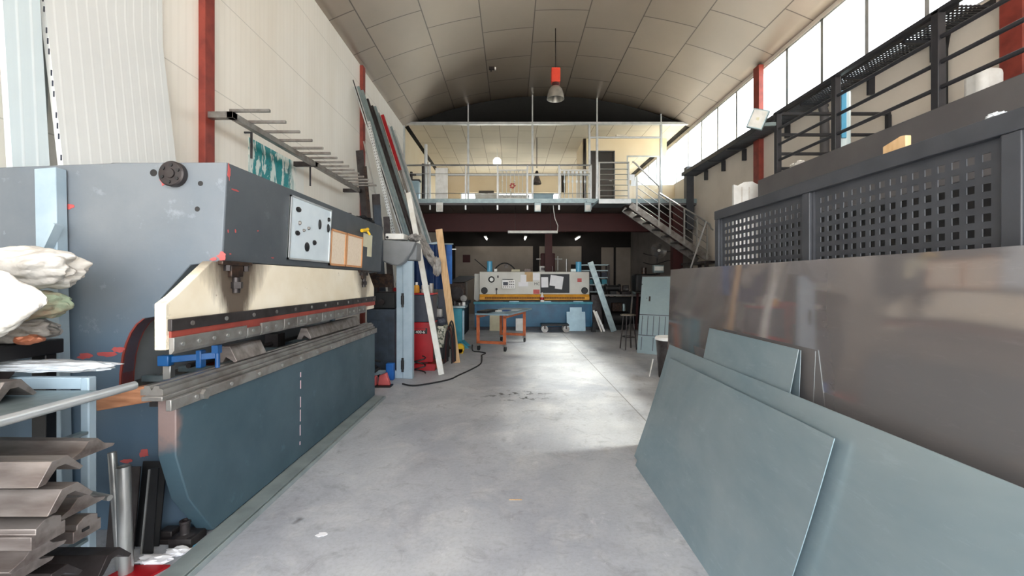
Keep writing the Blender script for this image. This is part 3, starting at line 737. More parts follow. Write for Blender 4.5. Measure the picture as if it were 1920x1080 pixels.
# on the rack top
tag(MB(Matrix.Translation((-2.42, 1.72, 1.003)) @ Matrix.Rotation(.06, 4, 'Z')).box(-.35, .14, -.06, .06, 0, .075).build('steel_block', 'bright_steel', bev=.006), 'bright machined steel block on top of die rack', 'block')
tag(MB().cyl((-2.235, 1.70, 1.0), (-2.235, 1.70, 1.085), .026, n=20).build('steel_pin', 'bright_steel', bev=.004), 'short round steel pin beside bright block on rack', 'pin')
tag(MB().sweep([(-a * 1.1, c * 1.2) for a, c in P2], (-3.0, 1.95, 1.003), (-2.28, 1.95, 1.003)).build('bending_die', 'die_steel', bev=.002), 'dark winged die lying on top of the rack', 'die', 'bending dies on the rack')
tag(MB().prism([(2.065, 1.003), (2.145, 1.085), (2.145, 1.093), (2.065, 1.011)], 'x', -3.0, -2.5).build('steel_plate', 'dark_steel'), 'dark thin plate leaning across rear rail of the rack', 'plate')
b = MB().blob((-2.46, 2.25, 1.10), (.37, .085, .03), 3, .25, 4, 5, .08)
tag(b.build('plastic_wrap', 'plastic_sheet'), 'crumpled translucent plastic wrap on rear rail of the rack', 'plastic')
b = MB().blob((-2.60, 2.27, 1.61), (.31, .14, .115), 5, .25, 3, 5, .14)
tag(b.build('cloth_bundle', 'rag_white'), 'cream white cloth bundle heaped highest against press side', 'cloth')
b = MB().blob((-2.54, 1.93, 1.43), (.40, .11, .21), 11, .2, 2.6, 5, .12)
for v in b.bm.verts:
    if v.co.z < 1.43: v.co.x -= (1.43 - v.co.z) * .9
tag(b.build('cloth_sack', 'rag_white'), 'big white sack hanging at the left under cream bundle', 'sack')
b = MB().blob((-2.54, 2.26, 1.42), (.175, .12, .08), 8, .2, 3, 5, .1)
tag(b.build('cloth_bundle', 'rag_green'), 'pale green and brown cloth under cream white bundle', 'cloth')
b = MB().blob((-2.66, 2.26, 1.285), (.22, .13, .07), 14, .25, 3, 5, .12)
tag(b.build('cloth_bundle', 'rag_grey'), 'grey rag bundle beneath the white sack on rack', 'cloth')
tag(MB().box(-3.15, -2.56, 1.8, 2.44, 1.14, 1.22).box(-3.13, -3.05, 2.3, 2.4, 0, 1.14).box(-2.66, -2.58, 2.36, 2.42, 0, 1.14).box(-3.13, -2.6, 1.85, 1.89, 1.09, 1.14).build('dark_bench', 'black', bev=.006), 'black bench under the rag bundles behind the rack', 'bench')
b = MB().blob((-2.49, 2.2, 1.25), (.06, .05, .03), 4, .3, 3, 3)
tag(b.build('work_glove', 'copper'), 'rust orange glove tip poking out below the sack', 'glove')
# leaning flat post
t = thing('steel_post', 'pale blue flat steel post leaning on press side frame', 'post', (-2.8, 2.6, 0))
MB().prism([(-2.885, 2.225), (-2.755, 2.235), (-2.71, .0), (-2.84, .0)], 'y', 2.575, 2.64).build('post', 'pale_blue', t, bev=.004)
MB().prism([(-2.80, 1.72), (-2.775, 1.72), (-2.70, 1.88), (-2.71, 1.89)], 'y', 2.52, 2.574).build('gusset', 'pale_blue', t)

# tubes, plates and litter on the floor by the rack
pl = thing('base_plate', 'red steel plate on floor under two upright tubes', 'plate', (-1.9, 2.25, 0))
MB().prism([(-2.12, 2.19), (-1.90, 2.19), (-1.85, 2.31), (-2.07, 2.31)], 'z', 0, .012).build('plate', 'red', pl)
def otube(p0, p1, r, lb):
    p0, p1 = Vector(p0), Vector(p1)
    tag(MB().lathe([(0, .002), (r, 0), (r, (p1 - p0).length), (r * .86, (p1 - p0).length), (r * .86, .01)], p0, 20, p1 - p0).build('steel_tube', 'bright_steel'), lb, 'tube', 'upright steel tubes by the rack')
otube((-2.035, 2.25, .012), (-2.05, 2.25, .57), .032, 'thicker bright steel tube standing on red plate')
otube((-2.10, 2.29, 0), (-2.165, 2.31, .62), .02, 'thinner taller steel tube standing behind thick one')
tag(MB(Matrix.Translation((-2.03, 2.49, 0)) @ Matrix.Rotation(-.12, 4, 'X')).box(-.17, -.03, -.004, .004, 0, .475).build('steel_plate', 'black'), 'black plate leaning on press side behind upright tubes', 'plate')
t = thing('folded_plate', 'black folded plate with bright bare edge beside tubes', 'plate', (-2.06, 2.43, 0))
MB().prism([(-2.10, .0), (-2.04, .0), (-2.006, .485), (-2.054, .48)], 'y', 2.42, 2.428).build('flange', 'black', t)
MB().bar((-2.10, 2.417, .0), (-2.054, 2.417, .48), .008, .008).build('bare_edge', 'bright_steel', t)
tag(MB(Matrix.Translation((-2.24, 2.46, 0)) @ Matrix.Rotation(-.1, 4, 'X')).box(-.1, .06, -.004, .004, 0, .46).build('steel_plate', 'dark_steel'), 'narrow dark plate leaning between upright and thin tube', 'plate')
for i, (x, y, r_, lb) in enumerate(((-1.97, 2.35, .06, 'torn white paper scrap on floor beside red plate'), (-1.89, 2.42, .05, 'crumpled white paper on floor below foot bracket'))):
    tag(MB().blob((x, y, .014), (r_ * 1.4, r_ * .7, .014), 20 + i, .6, 5, 3).build('paper_scrap', 'paper'), lb, 'paper')
tag(MB().blob((-1.83, 2.475, .01), (.018, .018, .01), 3, .4, 4, 2).build('plastic_scrap', 'roll_blue'), 'tiny bright blue plastic scrap near foot bracket', 'scrap')
tag(MB().box(-2.1, -2.02, 2.53, 2.6, 0, .06).box(-2.12, -2.0, 2.5, 2.57, 0, .03).build('steel_offcut', 'dark_steel', bev=.004), 'dark steel offcut on floor behind the white paper', 'offcut')
b = MB().splat((-1.16, 2.60, .0005), .035, .022, (1, 0, 0), (0, 1, 0), (0, 0, 1), 5)
tag(b.build('paper_scrap', 'paper'), 'small white paper scrap on the open floor', 'paper')
tag(MB().box(-.02, .07, 3.01, 3.018, 0, .004).build('wood_splinter', 'wood'), 'thin pale splinter on the open floor', 'splinter')

# ------------------------------------------------------------------ left wall
def lean(name, m, y0, y1, zt, lb, sl=.11, kink=0.):
    # ribbed sheet leaning on the left wall, its foot out from the wall
    xb = XL + .02 + sl * zt
    t = thing(name, lb, 'panel', (xb, (y0 + y1) / 2, 0), 'ribbed plastic panels on the left wall')
    MB().prism([(xb, 0), (xb + .04, 0), (XL + .06, zt), (XL + .05, zt + 1), (XL + .01, zt + 1), (XL + .02, zt)], 'y', y0, y1).build('sheet', m, t)
    return t, xb
t, xb = lean('polycarbonate_panel', 'poly_white', 3.02, 4.08, 3.8, 'white ribbed plastic panel leaning on wall near red column', .115)
b = MB()
for i in range(26):
    z = 2.25 + i * .075
    if i % 4 < 3:
        x = xb + .04 + (XL + .06 - xb - .04) * z / 3.8
        if z < 3.75: b.box(x - .014, x - .006, 3.016, 3.02, z, z + .04)
b.build('printed_marking', 'navy_grey', t)['kind'] = 'stuff'
lean('polycarbonate_panel', 'poly_blue', 2.745, 2.97, 4.4, 'bluish white ribbed plastic panel nearest to the camera', .06)
struct(MB().box(XL, XL + .006, 2.9, 3.12, 0, 6).build('trim_60', 'gap_grey', org=O0))
r = thing('peg_rack', 'grey steel rack of pegs cantilevered from left wall column', 'rack', (-3.1, 6.6, 3.36))
MB().box(-3.12, -3.05, 4.66, 8.64, 3.33, 3.40).build('rail', 'steel', r, bev=.004)
MB().box(-3.34, -3.05, 4.66, 4.74, 3.33, 3.40).build('bracket', 'steel', r, bev=.004)
MB().box(-3.4, -3.05, 6.62, 6.7, 3.33, 3.40).build('bracket', 'dark_steel', r, bev=.004)
MB().box(-3.4, -3.05, 8.57, 8.64, 3.33, 3.40).build('bracket', 'dark_steel', r, bev=.004)
ys = [4.69 + .33 * i for i in range(5)] + [6.02 + .235 * i for i in range(1, 11)]
for y in ys: MB().box(-3.1, -2.66, y - .014, y + .014, 3.40, 3.43).build('peg', 'steel', r)
tag(MB().box(XL + .001, XL + .008, 5.5, 6.95, 2.95, 3.40).build('poster', 'teal_poster'), 'weathered teal and white poster strip on left wall', 'poster')
for y, lb in ((5.42, 'black wall hook left of the teal poster'), (7.0, 'black wall hook beneath the rack right of poster')):
    tag(MB().box(XL, XL + .1, y - .01, y + .01, 3.42, 3.44).box(XL + .08, XL + .1, y - .01, y + .01, 3.1, 3.42).build('wall_hook', 'rail_black'), lb, 'hook')
# ------------------------------------------------------------------ long stock leaning on the left wall
def stock(name, m, top, bot, w, h, lb, kind='bar', grp='long steel stock leaning on the left wall'):
    top, bot = Vector(top), Vector(bot)
    d = (top - bot).normalized()
    if kind == 'bar': b = MB().bar(bot, top, w, h, (0, 1, 0))
    elif kind == 'tube': b = MB().cyl(bot, top, w / 2, n=12)
    elif kind == 'angle':
        t = .006
        b = MB().sweep([(-w / 2, -h / 2), (w / 2, -h / 2), (w / 2, -h / 2 + t), (-w / 2 + t, -h / 2 + t), (-w / 2 + t, h / 2), (-w / 2, h / 2)], bot, top, (0, 1, 0))
    else:
        t = .006
        b = MB().sweep([(-w / 2, -h / 2), (w / 2, -h / 2), (w / 2, h / 2), (w / 2 - t, h / 2), (w / 2 - t, -h / 2 + t), (-w / 2 + t, -h / 2 + t), (-w / 2 + t, h / 2), (-w / 2, h / 2)], bot, top, (0, 1, 0))
    return tag(b.build(name, m), lb, name.split('_')[-1], grp)
DV = Vector((1.9, -.5, -5.63))
def wall_top(px, py, dy=0): Y = 3.33 * F / (HX - px) ; return Vector((-3.33, Y, H - (py - HY) * Y / F))
def foot(t, dv=DV): f = t + dv * (t.z / -dv.z); f.z = 0; return f
S = [
 (662, 150, 'steel_rod', 'dark_steel', .02, .02, 'thin dark rod leaning highest of the stock', 'tube'),
 (666, 163, 'steel_channel', 'aluminium', .06, .05, 'pale channel leaning leftmost in the tall stock row', 'chan'),
 (671.5, 163, 'steel_angle', 'galv', .06, .05, 'galvanised angle leaning second in the tall stock row', 'angle'),
 (679, 170, 'steel_tube', 'galv', .06, .05, 'grey square tube leaning behind the pale channels', 'bar'),
 (689, 186, 'steel_tube', 'dark_steel', .06, .06, 'dark round topped tube in the tall stock row', 'tube'),
 (697, 199, 'steel_bar', 'dark_steel', .07, .05, 'dark flat bar left of the red tube', 'bar'),
 (703, 200, 'steel_angle', 'galv', .06, .05, 'galvanised angle right beside the dark flat bar', 'angle'),
 (709, 212, 'steel_bar', 'steel', .06, .04, 'grey bar just left of red topped tube', 'bar'),
 (728, 236, 'steel_channel', 'aluminium', .06, .05, 'pale channel leaning right of the red tube', 'chan'),
 (733, 238, 'steel_channel', 'galv', .07, .05, 'galvanised channel second right of the red tube', 'chan'),
 (739, 245, 'steel_tube', 'aluminium', .06, .05, 'pale tube leaning rightmost in the tall stock row', 'bar'),
]
for px, py, nm, m, w_, h_, lb, kd in S:
    t = wall_top(px, py); stock(nm, m, t, foot(t), w_, h_, lb, kd)
t = W(682, 265, 8.80); stock('steel_tube', 'bright_steel', t, foot(t, Vector((1.14, -.2, -4.83))), .03, .03, 'short bright tube leaning in front of the tall stock', 'tube')
stock('steel_plate', 'dark_steel', W(674, 282, 8.72), (-2.72, 8.6, 0), .15, .012, 'short dark plank like plate behind the peg tips', 'bar')
stock('steel_plate', 'oily', W(684, 312, 8.55), (-2.58, 8.45, 0), .07, .012, 'short brown plate in front of dark plank plate', 'bar')
for i, (x, y, h, w_, m, lb) in enumerate(((-2.56, 8.60, 3.3, .16, 'dark_steel', 'tallest of the dark flat bars upright beyond press end'), (-2.48, 8.42, 3.05, .14, 'dark_blue_grey', 'middle dark flat bar upright beyond press end'), (-2.26, 8.30, 2.8, .12, 'dark_steel', 'lowest dark flat bar upright beyond press end'))):
    stock('flat_bar', m, (x - .2, y + .05, h), (x, y, 0), w_, .02, lb, 'bar')
# two-piece red tipped tube, slotted angle
t = wall_top(717, 216); f = foot(t)
r = thing('painted_tube', 'steel tube with bright red upper end in the leaning stock', 'tube', f, 'long steel stock leaning on the left wall')
m_ = t + (f - t) * .25
MB().bar(m_, t, .08, .05, (0, 1, 0)).build('painted_end', 'red', r); MB().bar(f, m_, .06, .045, (0, 1, 0)).build('tube', 'steel', r)
t = W(691, 228, 8.72); f = foot(t, Vector((1.14, -.2, -4.83)))
r = thing('slotted_angle', 'white slotted angle strip leaning in the front of tall stock', 'angle', f, 'long steel stock leaning on the left wall')
MB().bar(f, t, .07, .012, (0, 1, 0)).build('strip', 'aluminium', r)
b = MB(); L = (t - f).length; u = (t - f).normalized(); s_ = Vector((1, 0, 0)); s_ = (s_ - u * u.dot(s_)).normalized(); n_ = s_.cross(u)
if n_.y > 0: n_ = -n_
for i in range(int(L / .06)):
    c = f + u * (.03 + i * .06) + n_ * .0065
    for q in (-.018, .018): b.bar(c + s_ * q - u * .016, c + s_ * q + u * .016, .010, .002, n_)
o = b.build('slot_row', 'dark_steel', r)
o['kind'] = 'stuff'
# aluminium profile in front, wooden board
t = W(766, 362, 7.9); f = W(828, 703, 7.02); f.z = 0
stock('aluminium_profile', 'white_paint', t, f, .09, .05, 'white aluminium profile leaning with foot out on open floor', 'bar', 'profiles leaning near the red cabinet')
t = W(823, 430, 8.2); f = W(853, 655, 8.05); d = f - t; f = t + d * (t.z / -d.z); f.z = 0; f.z = 0
tag(MB().bar(f, t, .13, .03, (0, 1, 0)).build('wooden_board', 'wood'), 'pale wooden board leaning beside blue welding curtain', 'board')

# ------------------------------------------------------------------ corner beyond the press brake
YP = 6.75
r = thing('steel_door_frame', 'light blue steel double post with two black hinges', 'post', (-1.7, YP, 0))
MB().box(-1.83, -1.725, YP, YP + .1, 0, 1.86).build('post', 'pale_blue', r, bev=.006)
MB().box(-1.722, -1.57, YP - .02, YP + .1, 0, 1.86).build('post', 'pale_blue', r, bev=.006)
MB().box(-2.3, -1.83, YP + .01, YP + .09, .0, .12).build('base_rail', 'pale_blue', r, bev=.006)
for z in (.22, 1.24): MB().cyl((-1.723, YP - .03, z - .11), (-1.723, YP - .03, z + .11), .018).box(-1.75, -1.70, YP - .03, YP - .021, z - .07, z + .07).build('hinge', 'black', r)
r = thing('machine_hood', 'grey rounded sheet metal hood on the light blue post', 'hood', (-1.75, YP, 1.86))
pts = [(717, 449), (779, 453), (771, 472), (757, 492), (747, 499), (735, 497), (717, 490)]
Yh = 6.55
MB().prism([(((p - HX) * Yh / F), max(H - (q - HY) * Yh / F, 1.775)) for p, q in pts], 'y', Yh, Yh + .16).build('hood', 'hood_grey', r, bev=.02)
MB().box(-1.97, -1.5, Yh + .16, Yh + .5, 1.87, 2.16).build('hood_body', 'hood_grey', r, bev=.02)
r = thing('white_box', 'small white box with a round dark hole on grey hood', 'box', (-1.83, Yh, 2.2))
MB().box(-1.95, -1.67, Yh + .02, Yh + .3, 2.185, 2.275).build('body', 'white_paint', r, bev=.008)
MB().cyl((-1.92, Yh + .021, 2.215), (-1.92, Yh + .012, 2.215), .02).build('hole', 'black', r)
tag(MB().blob((-1.56, Yh + .3, 2.235), (.1, .16, .06), 7, .4, 3, 4, .3).build('rag', 'rag_grey'), 'grey rag lying on hood right of white box', 'rag')
tag(MB().blob((-2.0, 5.7, 2.35), (.12, .2, .05), 9, .5, 4, 4, .3).build('rag', 'rubber'), 'dark rag lying on the far end of press beam', 'rag')
tag(MB(Matrix.Translation((-2.2, 5.55, 2.29)) @ Matrix.Rotation(.5, 4, 'Z')).box(-.1, .1, -.06, .06, 0, .14).build('steel_box', 'dark_steel', bev=.006), 'small dark steel box on far end of press beam', 'box')
# dark machine with red letter plate, dark cabinet
r = thing('drill_machine', 'dark machine with letter S plate behind the blue post', 'machine', (-2.15, 7.2, 0))
MB().box(-2.38, -1.92, 6.98, 7.5, .06, 1.08).build('cabinet', 'dark_blue_grey', r, bev=.015)
MB().box(-2.38, -1.92, 6.98, 7.5, 0, .06).build('plinth', 'black', r)
MB().box(-2.36, -1.94, 7.05, 7.45, 1.08, 1.36).build('head', 'black', r, bev=.02)
pt = MB().box(-2.34, -1.95, 6.98, 7.0, 1.44, 1.66).build('letter_plate', 'oily', r)
text('lettering', 'S', 'black', r, (-2.2, 6.976, 1.55), .2, (1, 0, 0), (0, 0, 1))
MB().box(-2.3, -2.24, 7.1, 7.2, 1.36, 1.62).box(-2.06, -2.0, 7.1, 7.2, 1.36, 1.62).build('arm', 'dark_steel', r)
MB().cyl((-2.12, 6.98, 1.2), (-2.12, 6.9, 1.2), .05).build('knob', 'dark_steel', r)
for x in (-2.25, -2.08): MB().box(x - .06, x + .06, 6.97, 6.98, .3, .9).build('door', 'dark_blue_grey', r)
r = thing('locker', 'tall red locker half hidden behind the light blue post', 'locker', (-1.92, 7.85, 0))
MB().box(-2.17, -1.82, 7.7, 8.1, .06, 1.42).build('body', 'red', r, bev=.008)
MB().box(-2.15, -2.0, 7.69, 7.70, .12, 1.36).build('door', 'red', r); MB().box(-1.99, -1.84, 7.69, 7.70, .12, 1.36).build('door', 'red', r)
MB().box(-2.15, -1.84, 7.72, 8.08, 0, .06).build('plinth', 'black', r)
r = thing('welding_machine', 'red welding machine with dark upper housing and white C 400-6 lettering', 'welder', (-1.52, 7.7, 0))
x0, x1, yw = -1.80, -1.38, 7.45
MB().box(x0, x1, yw, yw + .45, .12, .82).build('lower_body', 'red', r, bev=.01)
MB().box(x1, x1 + .006, yw + .03, yw + .42, .15, .80).build('side_panel', 'dark_steel', r)
MB().box(x0 + .01, x1 - .01, yw + .02, yw + .45, .82, 1.30).build('upper_body', 'navy_grey', r, bev=.012)
MB().box(x0 - .01, x1 + .01, yw, yw + .45, 1.30, 1.33).build('top_tray', 'red', r, bev=.006)
MB().box(x0 + .01, x1 - .1, yw - .006, yw, .62, .72).build('name_plate', 'black', r)
MB().box(x0 + .02, x1 - .13, yw - .009, yw - .006, .68, .715).build('red_strip', 'red', r)
text('lettering', 'C 400-6', 'white_paint', r, (x0 + .165, yw - .008, .65), .07, (1, 0, 0), (0, 0, 1))
MB().box(x0, x1 + .06, yw - .12, yw - .03, .0, .11).build('foot', 'red', r, bev=.006)
MB().box(x1 - .1, x1 + .12, yw - .02, yw + .4, .02, .1).build('foot', 'copper', r)
for x in (x0 + .06, x1 - .06): MB().cyl((x - .02, yw + .4, .06), (x + .02, yw + .4, .06), .06).build('wheel', 'rubber', r)
r = thing('spray_can', 'orange yellow jar on top of red welding machine', 'jar', (-1.70, 7.6, 1.33))
MB().lathe([(0, 0), (.05, 0), (.055, .02), (.055, .11), (.035, .14), (0, .14)], (-1.70, 7.6, 1.33), 16).build('body', 'yellow', r)
MB().cyl((-1.70, 7.6, 1.47), (-1.70, 7.6, 1.52), .022).build('cap', 'white_plastic', r)
r = thing('grinder_motor', 'white small motor unit on top of red welding machine', 'motor', (-1.53, 7.6, 1.33))
MB().cyl((-1.54, 7.6, 1.33), (-1.54, 7.6, 1.47), .07, n=20).cyl((-1.54, 7.6, 1.47), (-1.54, 7.6, 1.54), .03).build('body', 'white_plastic', r, bev=.004)
MB().cyl((-1.56, 7.54, 1.40), (-1.56, 7.525, 1.40), .018).build('port', 'black', r)
MB().box(-1.46, -1.41, 7.56, 7.68, 1.33, 1.5).build('bracket', 'steel', r)
b = MB()
b.tube([(-2.22 + .18 * math.cos(i * .5), 6.6 + .1 * math.sin(i * .5), .03 + .012 * i + .03 * math.sin(i * 1.7)) for i in range(26)], .018)
tag(b.build('cable_coil', 'rubber'), 'black cable heap on floor left of the blue post', 'cable')
tag(MB().prism([(-1.96, 6.62), (-1.84, 6.62), (-1.84, 6.72), (-1.96, 6.72)], 'z', .0, .26).build('blue_bin', 'tarp_blue', bev=.01), 'small blue bin on floor against blue post foot', 'bin')
r = thing('axle_stand', 'worn red metal stand on floor at the press brake end', 'stand', (-2.05, 6.25, 0))
MB().box(-2.12, -1.98, 6.2, 6.3, .02, .15).build('body', 'pink_red', r, bev=.01); MB().prism([(-1.96, .02), (-1.78, .02), (-1.84, .2), (-1.94, .16)], 'y', 6.22, 6.3).build('body', 'pink_red', r, bev=.01)
MB().box(-2.14, -1.76, 6.17, 6.33, 0, .02).build('base', 'black', r)
b = MB(); b.tube([(-1.52 + .09 * math.cos(i * .6), 7.05 + .05 * math.sin(i * .6), .02 + .012 * i) for i in range(24)], .012)
tag(b.build('cable_coil', 'black'), 'black cable coil on floor between blue post and red foot', 'cable')
# blue welding curtain, jacket, teal cabinet, pattern box
r = thing('welding_screen', 'blue welding curtain with shade in its colour, hanging from a grey frame', 'curtain', (-1.45, 8.36, 0))
b = MB(); N = 30; pts = []
for i in range(N + 1):
    x = -1.95 + i * .66 / N; pts.append((x, 8.36 + .02 * math.sin(i * 1.1)))
b.prism(pts + [(x, y + .012) for x, y in pts[::-1]], 'z', 1.38, 2.26)
b.build('curtain', 'curtain_shade_blue', r)  # shade is put into this curtain's blue
MB().prism([(-1.75, 2.26), (-1.45, 2.31), (-1.30, 2.26)], 'y', 8.33, 8.41).build('top_cover', 'pale_blue', r)
MB().cyl((-2.0, 8.36, 2.265), (-1.15, 8.36, 2.265), .015).build('frame_rail', 'galv', r)
MB().box(-1.97, -1.93, 8.33, 8.39, 0, 2.26).build('frame_post', 'navy_grey', r); MB().box(-1.44, -1.30, 8.33, 8.38, 0, 1.38).build('frame_post', 'navy_grey', r)
r = thing('curtain_strip', 'bright blue curtain edge hanging right of wooden board', 'curtain', (-1.26, 8.6, 0))
MB().box(-1.36, -1.21, 8.6, 8.63, 1.48, 2.28).build('curtain', 'tarp_blue', r); MB().cyl((-1.4, 8.615, 2.18), (-1.13, 8.615, 2.18), .014).build('rail', 'white_paint', r)
MB().box(-1.30, -1.27, 8.64, 8.67, 0, 2.28).build('post', 'dark_steel', r)
b = MB().blob((-1.58, 7.95, 2.1), (.09, .1, .3), 21, .3, 3, 5, .4)
for v in b.bm.verts: v.co.x += (2.1 - v.co.z) * .42
b.blob((-1.40, 7.95, 1.82), (.08, .08, .18), 22, .3, 3, 4, .3)
tag(b.build('work_jacket', 'rag_grey'), 'grey work jacket hanging beside the white leaning profile', 'jacket')
r = thing('wire_feeder', 'white green patterned box with black base beside wooden board', 'box', (-1.38, 8.05, 0))
MB().box(-1.46, -1.24, 7.95, 8.22, .3, .70).build('body', 'pattern_box', r, bev=.01); MB().box(-1.45, -1.26, 7.96, 8.2, .06, .3).build('base', 'black', r, bev=.01)
for x in (-1.43, -1.28): MB().cyl((x - .02, 8.05, .05), (x + .02, 8.05, .05), .05).build('wheel', 'rubber', r)
MB().blob((-1.35, 8.08, .78), (.11, .1, .09), 4, .2, 3, 4).build('cover', 'navy_grey', r)
MB().box(-1.46, -1.32, 8.02, 8.16, .86, 1.02).build('head', 'steel', r, bev=.01)
for k_ in range(4):
    b = MB(); b.tube([(-1.16 + .012 * k_ + .07 * math.cos(PI * i / 14), 7.72 + .07 * k_, .03 + (.6 + .05 * k_) * math.sin(PI * i / 14) + .02) for i in range(0, 15)] , .014)
    tag(b.build('welding_hose', 'rubber' if k_ != 1 else 'dark_red'), ['foremost black welding hose looped by the patterned box', 'only dark red welding hose looped by the patterned box', 'black welding hose looped just behind the dark red one', 'rearmost black welding hose looped by the patterned box'][k_], 'hose', 'welding hoses by the patterned box')
r = thing('tool_cabinet', 'turquoise tool cabinet with pale top beside shear left end', 'cabinet', (-1.18, 9.9, 0))
MB().box(-1.36, -1.14, 9.7, 10.2, .15, .92).build('body', 'teal', r, bev=.008)
MB().box(-1.42, -1.06, 9.66, 10.24, .92, .97).build('top', 'galv', r, bev=.006)
MB().box(-1.13, -1.09, 9.72, 9.76, .2, .86).build('door', 'pale_sheet', r)
MB().prism([(-1.14, .15), (-.98, 0), (-1.36, 0), (-1.36, .15)], 'y', 9.75, 9.8).prism([(-1.14, .15), (-.98, 0), (-1.36, 0), (-1.36, .15)], 'y', 10.1, 10.15).build('foot', 'teal', r)
for i, (x, h, m, lb) in enumerate(((-1.33, .1, 'dark_steel', 'dark metal tool part left on the turquoise cabinet top'), (-1.22, .06, 'steel', 'grey metal part in the middle of turquoise cabinet top'), (-1.12, .08, 'white_plastic', 'white pot right on the turquoise cabinet top'))):
    tag(MB().cyl((x, 9.9, .97), (x, 9.9, .97 + h), .045, .035).build('machine_part', m), lb, 'part', 'parts on the turquoise cabinet')
r = thing('battery_box', 'yellow round box on floor in front of turquoise cabinet', 'box', (-1.12, 9.1, 0))
MB().cyl((-1.12, 9.05, .1), (-1.12, 9.2, .1), .1, n=20).box(-1.2, -1.04, 9.05, 9.2, 0, .1).build('body', 'bright_yellow', r, bev=.006); MB().box(-1.26, -1.18, 9.08, 9.2, 0, .07).build('plug', 'black', r)
# extension cable on the floor
pts = [(-1.63, 6.35), (-1.4, 6.25), (-1.0, 6.6), (-.86, 6.95), (-.7, 7.4), (-.58, 7.9), (-.6, 8.5), (-.62, 8.8), (-.56, 9.05), (-.7, 9.2), (-.86, 9.35), (-.95, 10.2)]
def spline(P, n=6):
    P = [Vector(p).to_3d() for p in P]; out = []
    for i in range(len(P) - 1):
        a, b_, c, d = P[max(i - 1, 0)], P[i], P[i + 1], P[min(i + 2, len(P) - 1)]
        for j in range(n):
            t = j / n; out.append(.5 * (2 * b_ + (c - a) * t + (2 * a - 5 * b_ + 4 * c - d) * t * t + (3 * b_ - a - 3 * c + d) * t ** 3))
    return out + [P[-1]]
tag(MB().tube([Vector((p.x, p.y, .013)) for p in spline(pts)], .012).build('extension_cable', 'rubber'), 'black cable trailing across the concrete floor to orange trolley', 'cable')

# dark lathe left of the shear
r = thing('lathe', 'dark lathe with round chuck standing left of shear', 'lathe', (-1.5, 12.2, 0))
MB().box(-1.75, -1.35, 12.0, 13.4, 0, .85).build('stand', 'black', r, bev=.01)
MB().box(-1.8, -1.3, 11.9, 13.4, .85, .95).build('bed', 'dark_steel', r)
MB().cyl((-1.55, 12.1, 1.2), (-1.55, 11.95, 1.2), .17, n=24).build('chuck', 'dark_steel', r)
MB().box(-1.78, -1.32, 12.1, 12.7, .95, 1.5).build('headstock', 'oily', r, bev=.03)
MB().prism([(-1.8, 1.5), (-1.5, 1.68), (-1.1, 1.68), (-1.1, 1.62), (-1.4, 1.5)], 'y', 12.1, 12.5).build('guard', 'black', r)
MB().cyl((-1.35, 12.0, 1.05), (-1.35, 11.9, 1.05), .09).build('hand_wheel', 'steel', r)

# ------------------------------------------------------------------ guillotine shear
YS = 13.35; kx = YS / F
X = lambda p: (p - HX) * kx
Z = lambda q: H - (q - HY) * kx
sh = thing('guillotine_shear', 'wide white and blue guillotine shear with yellow guard under mezzanine', 'shear', (X(1000), YS + .6, 0))
MB().box(X(890), X(1108), YS + .1, YS + .9, .0, Z(616) + .12).build('plinth', 'navy_grey', sh)
b = MB().box(X(890), X(1109), YS, YS + .9, .1, Z(569)); b.build('bed', 'shear_blue', sh, bev=.01)
MB().box(X(888), X(1111), YS - .05, YS + .3, Z(570), Z(566)).build('table_edge', 'teal', sh, bev=.004)
for i in range(6): x = X(925) + i * .5; MB().box(x, x + .3, YS - .06, YS + .2, Z(566), Z(564.5)).build('table_plate', 'pale_sheet' if i % 2 else 'dark_steel', sh)
MB().box(X(890) , X(890) + .05, YS - .03, YS, .1, Z(569)).box(X(1107), X(1107) + .05, YS - .03, YS, .1, Z(569)).build('bed_rib', 'shear_blue', sh)
MB().box(X(899), X(1105.5), YS + .05, YS + .75, Z(552), Z(509.5)).build('upper_frame', 'machine_white', sh, bev=.012)
MB().prism([(X(887), Z(562)), (X(893), Z(566)), (X(899), Z(562)), (X(899), Z(513)), (X(888), Z(513))], 'y', YS + .3, YS + .9).build('side_column', 'machine_white', sh, bev=.01)
MB().box(X(1105.5), X(1109), YS + .3, YS + .9, Z(566), Z(515)).build('side_column', 'dark_steel', sh)
gd = MB().prism([(YS + .05, Z(552)), (YS - .02, Z(557)), (YS - .02, Z(562)), (YS + .05, Z(563.5))], 'x', X(899), X(1105)).build('finger_guard', 'yellow', sh, bev=.004)
b = MB().box(X(909), X(1096), YS - .024, YS - .02, Z(560.5), Z(557)); b.build('slot', 'slot_brown', gd)
for i in range(60): x = X(909) + i * (X(1096) - X(909)) / 60; MB().box(x, x + .006, YS - .03, YS - .024, Z(560.5), Z(557)).build('guard_bar', 'yellow', gd)
MB().box(X(900), X(1104), YS - .0, YS + .3, Z(566), Z(563.5)).build('blade_gap', 'black', sh)
for p, q0, q1, r_ in ((917, 489, 509, 5.2), (1088, 490, 510, 5.6)):
    c = MB().cyl((X(p), YS + .35, Z(q1)), (X(p), YS + .35, Z(q0)), r_ * kx, n=24).build('hydraulic_cylinder', 'roll_blue', sh, bev=.006)
g = MB().lathe([(0, 0), (.1, 0), (.1, .03), (.07, .04), (.06, .03)], (X(921.5), YS + .05, Z(524)), 28, (0, -1, 0)).build('gauge', 'black', sh)
MB().cyl((X(921.5), YS + .03, Z(524)), (X(921.5), YS + .012, Z(524)), .062, n=24).build('dial', 'white_plastic', g)
for p in (908, 1096.5): MB().lathe([(0, 0), (.105, 0), (.105, .02), (.09, .035), (0, .035)], (X(p), YS + .05, Z(545)), 28, (0, -1, 0)).build('cover_cap', 'black', sh)
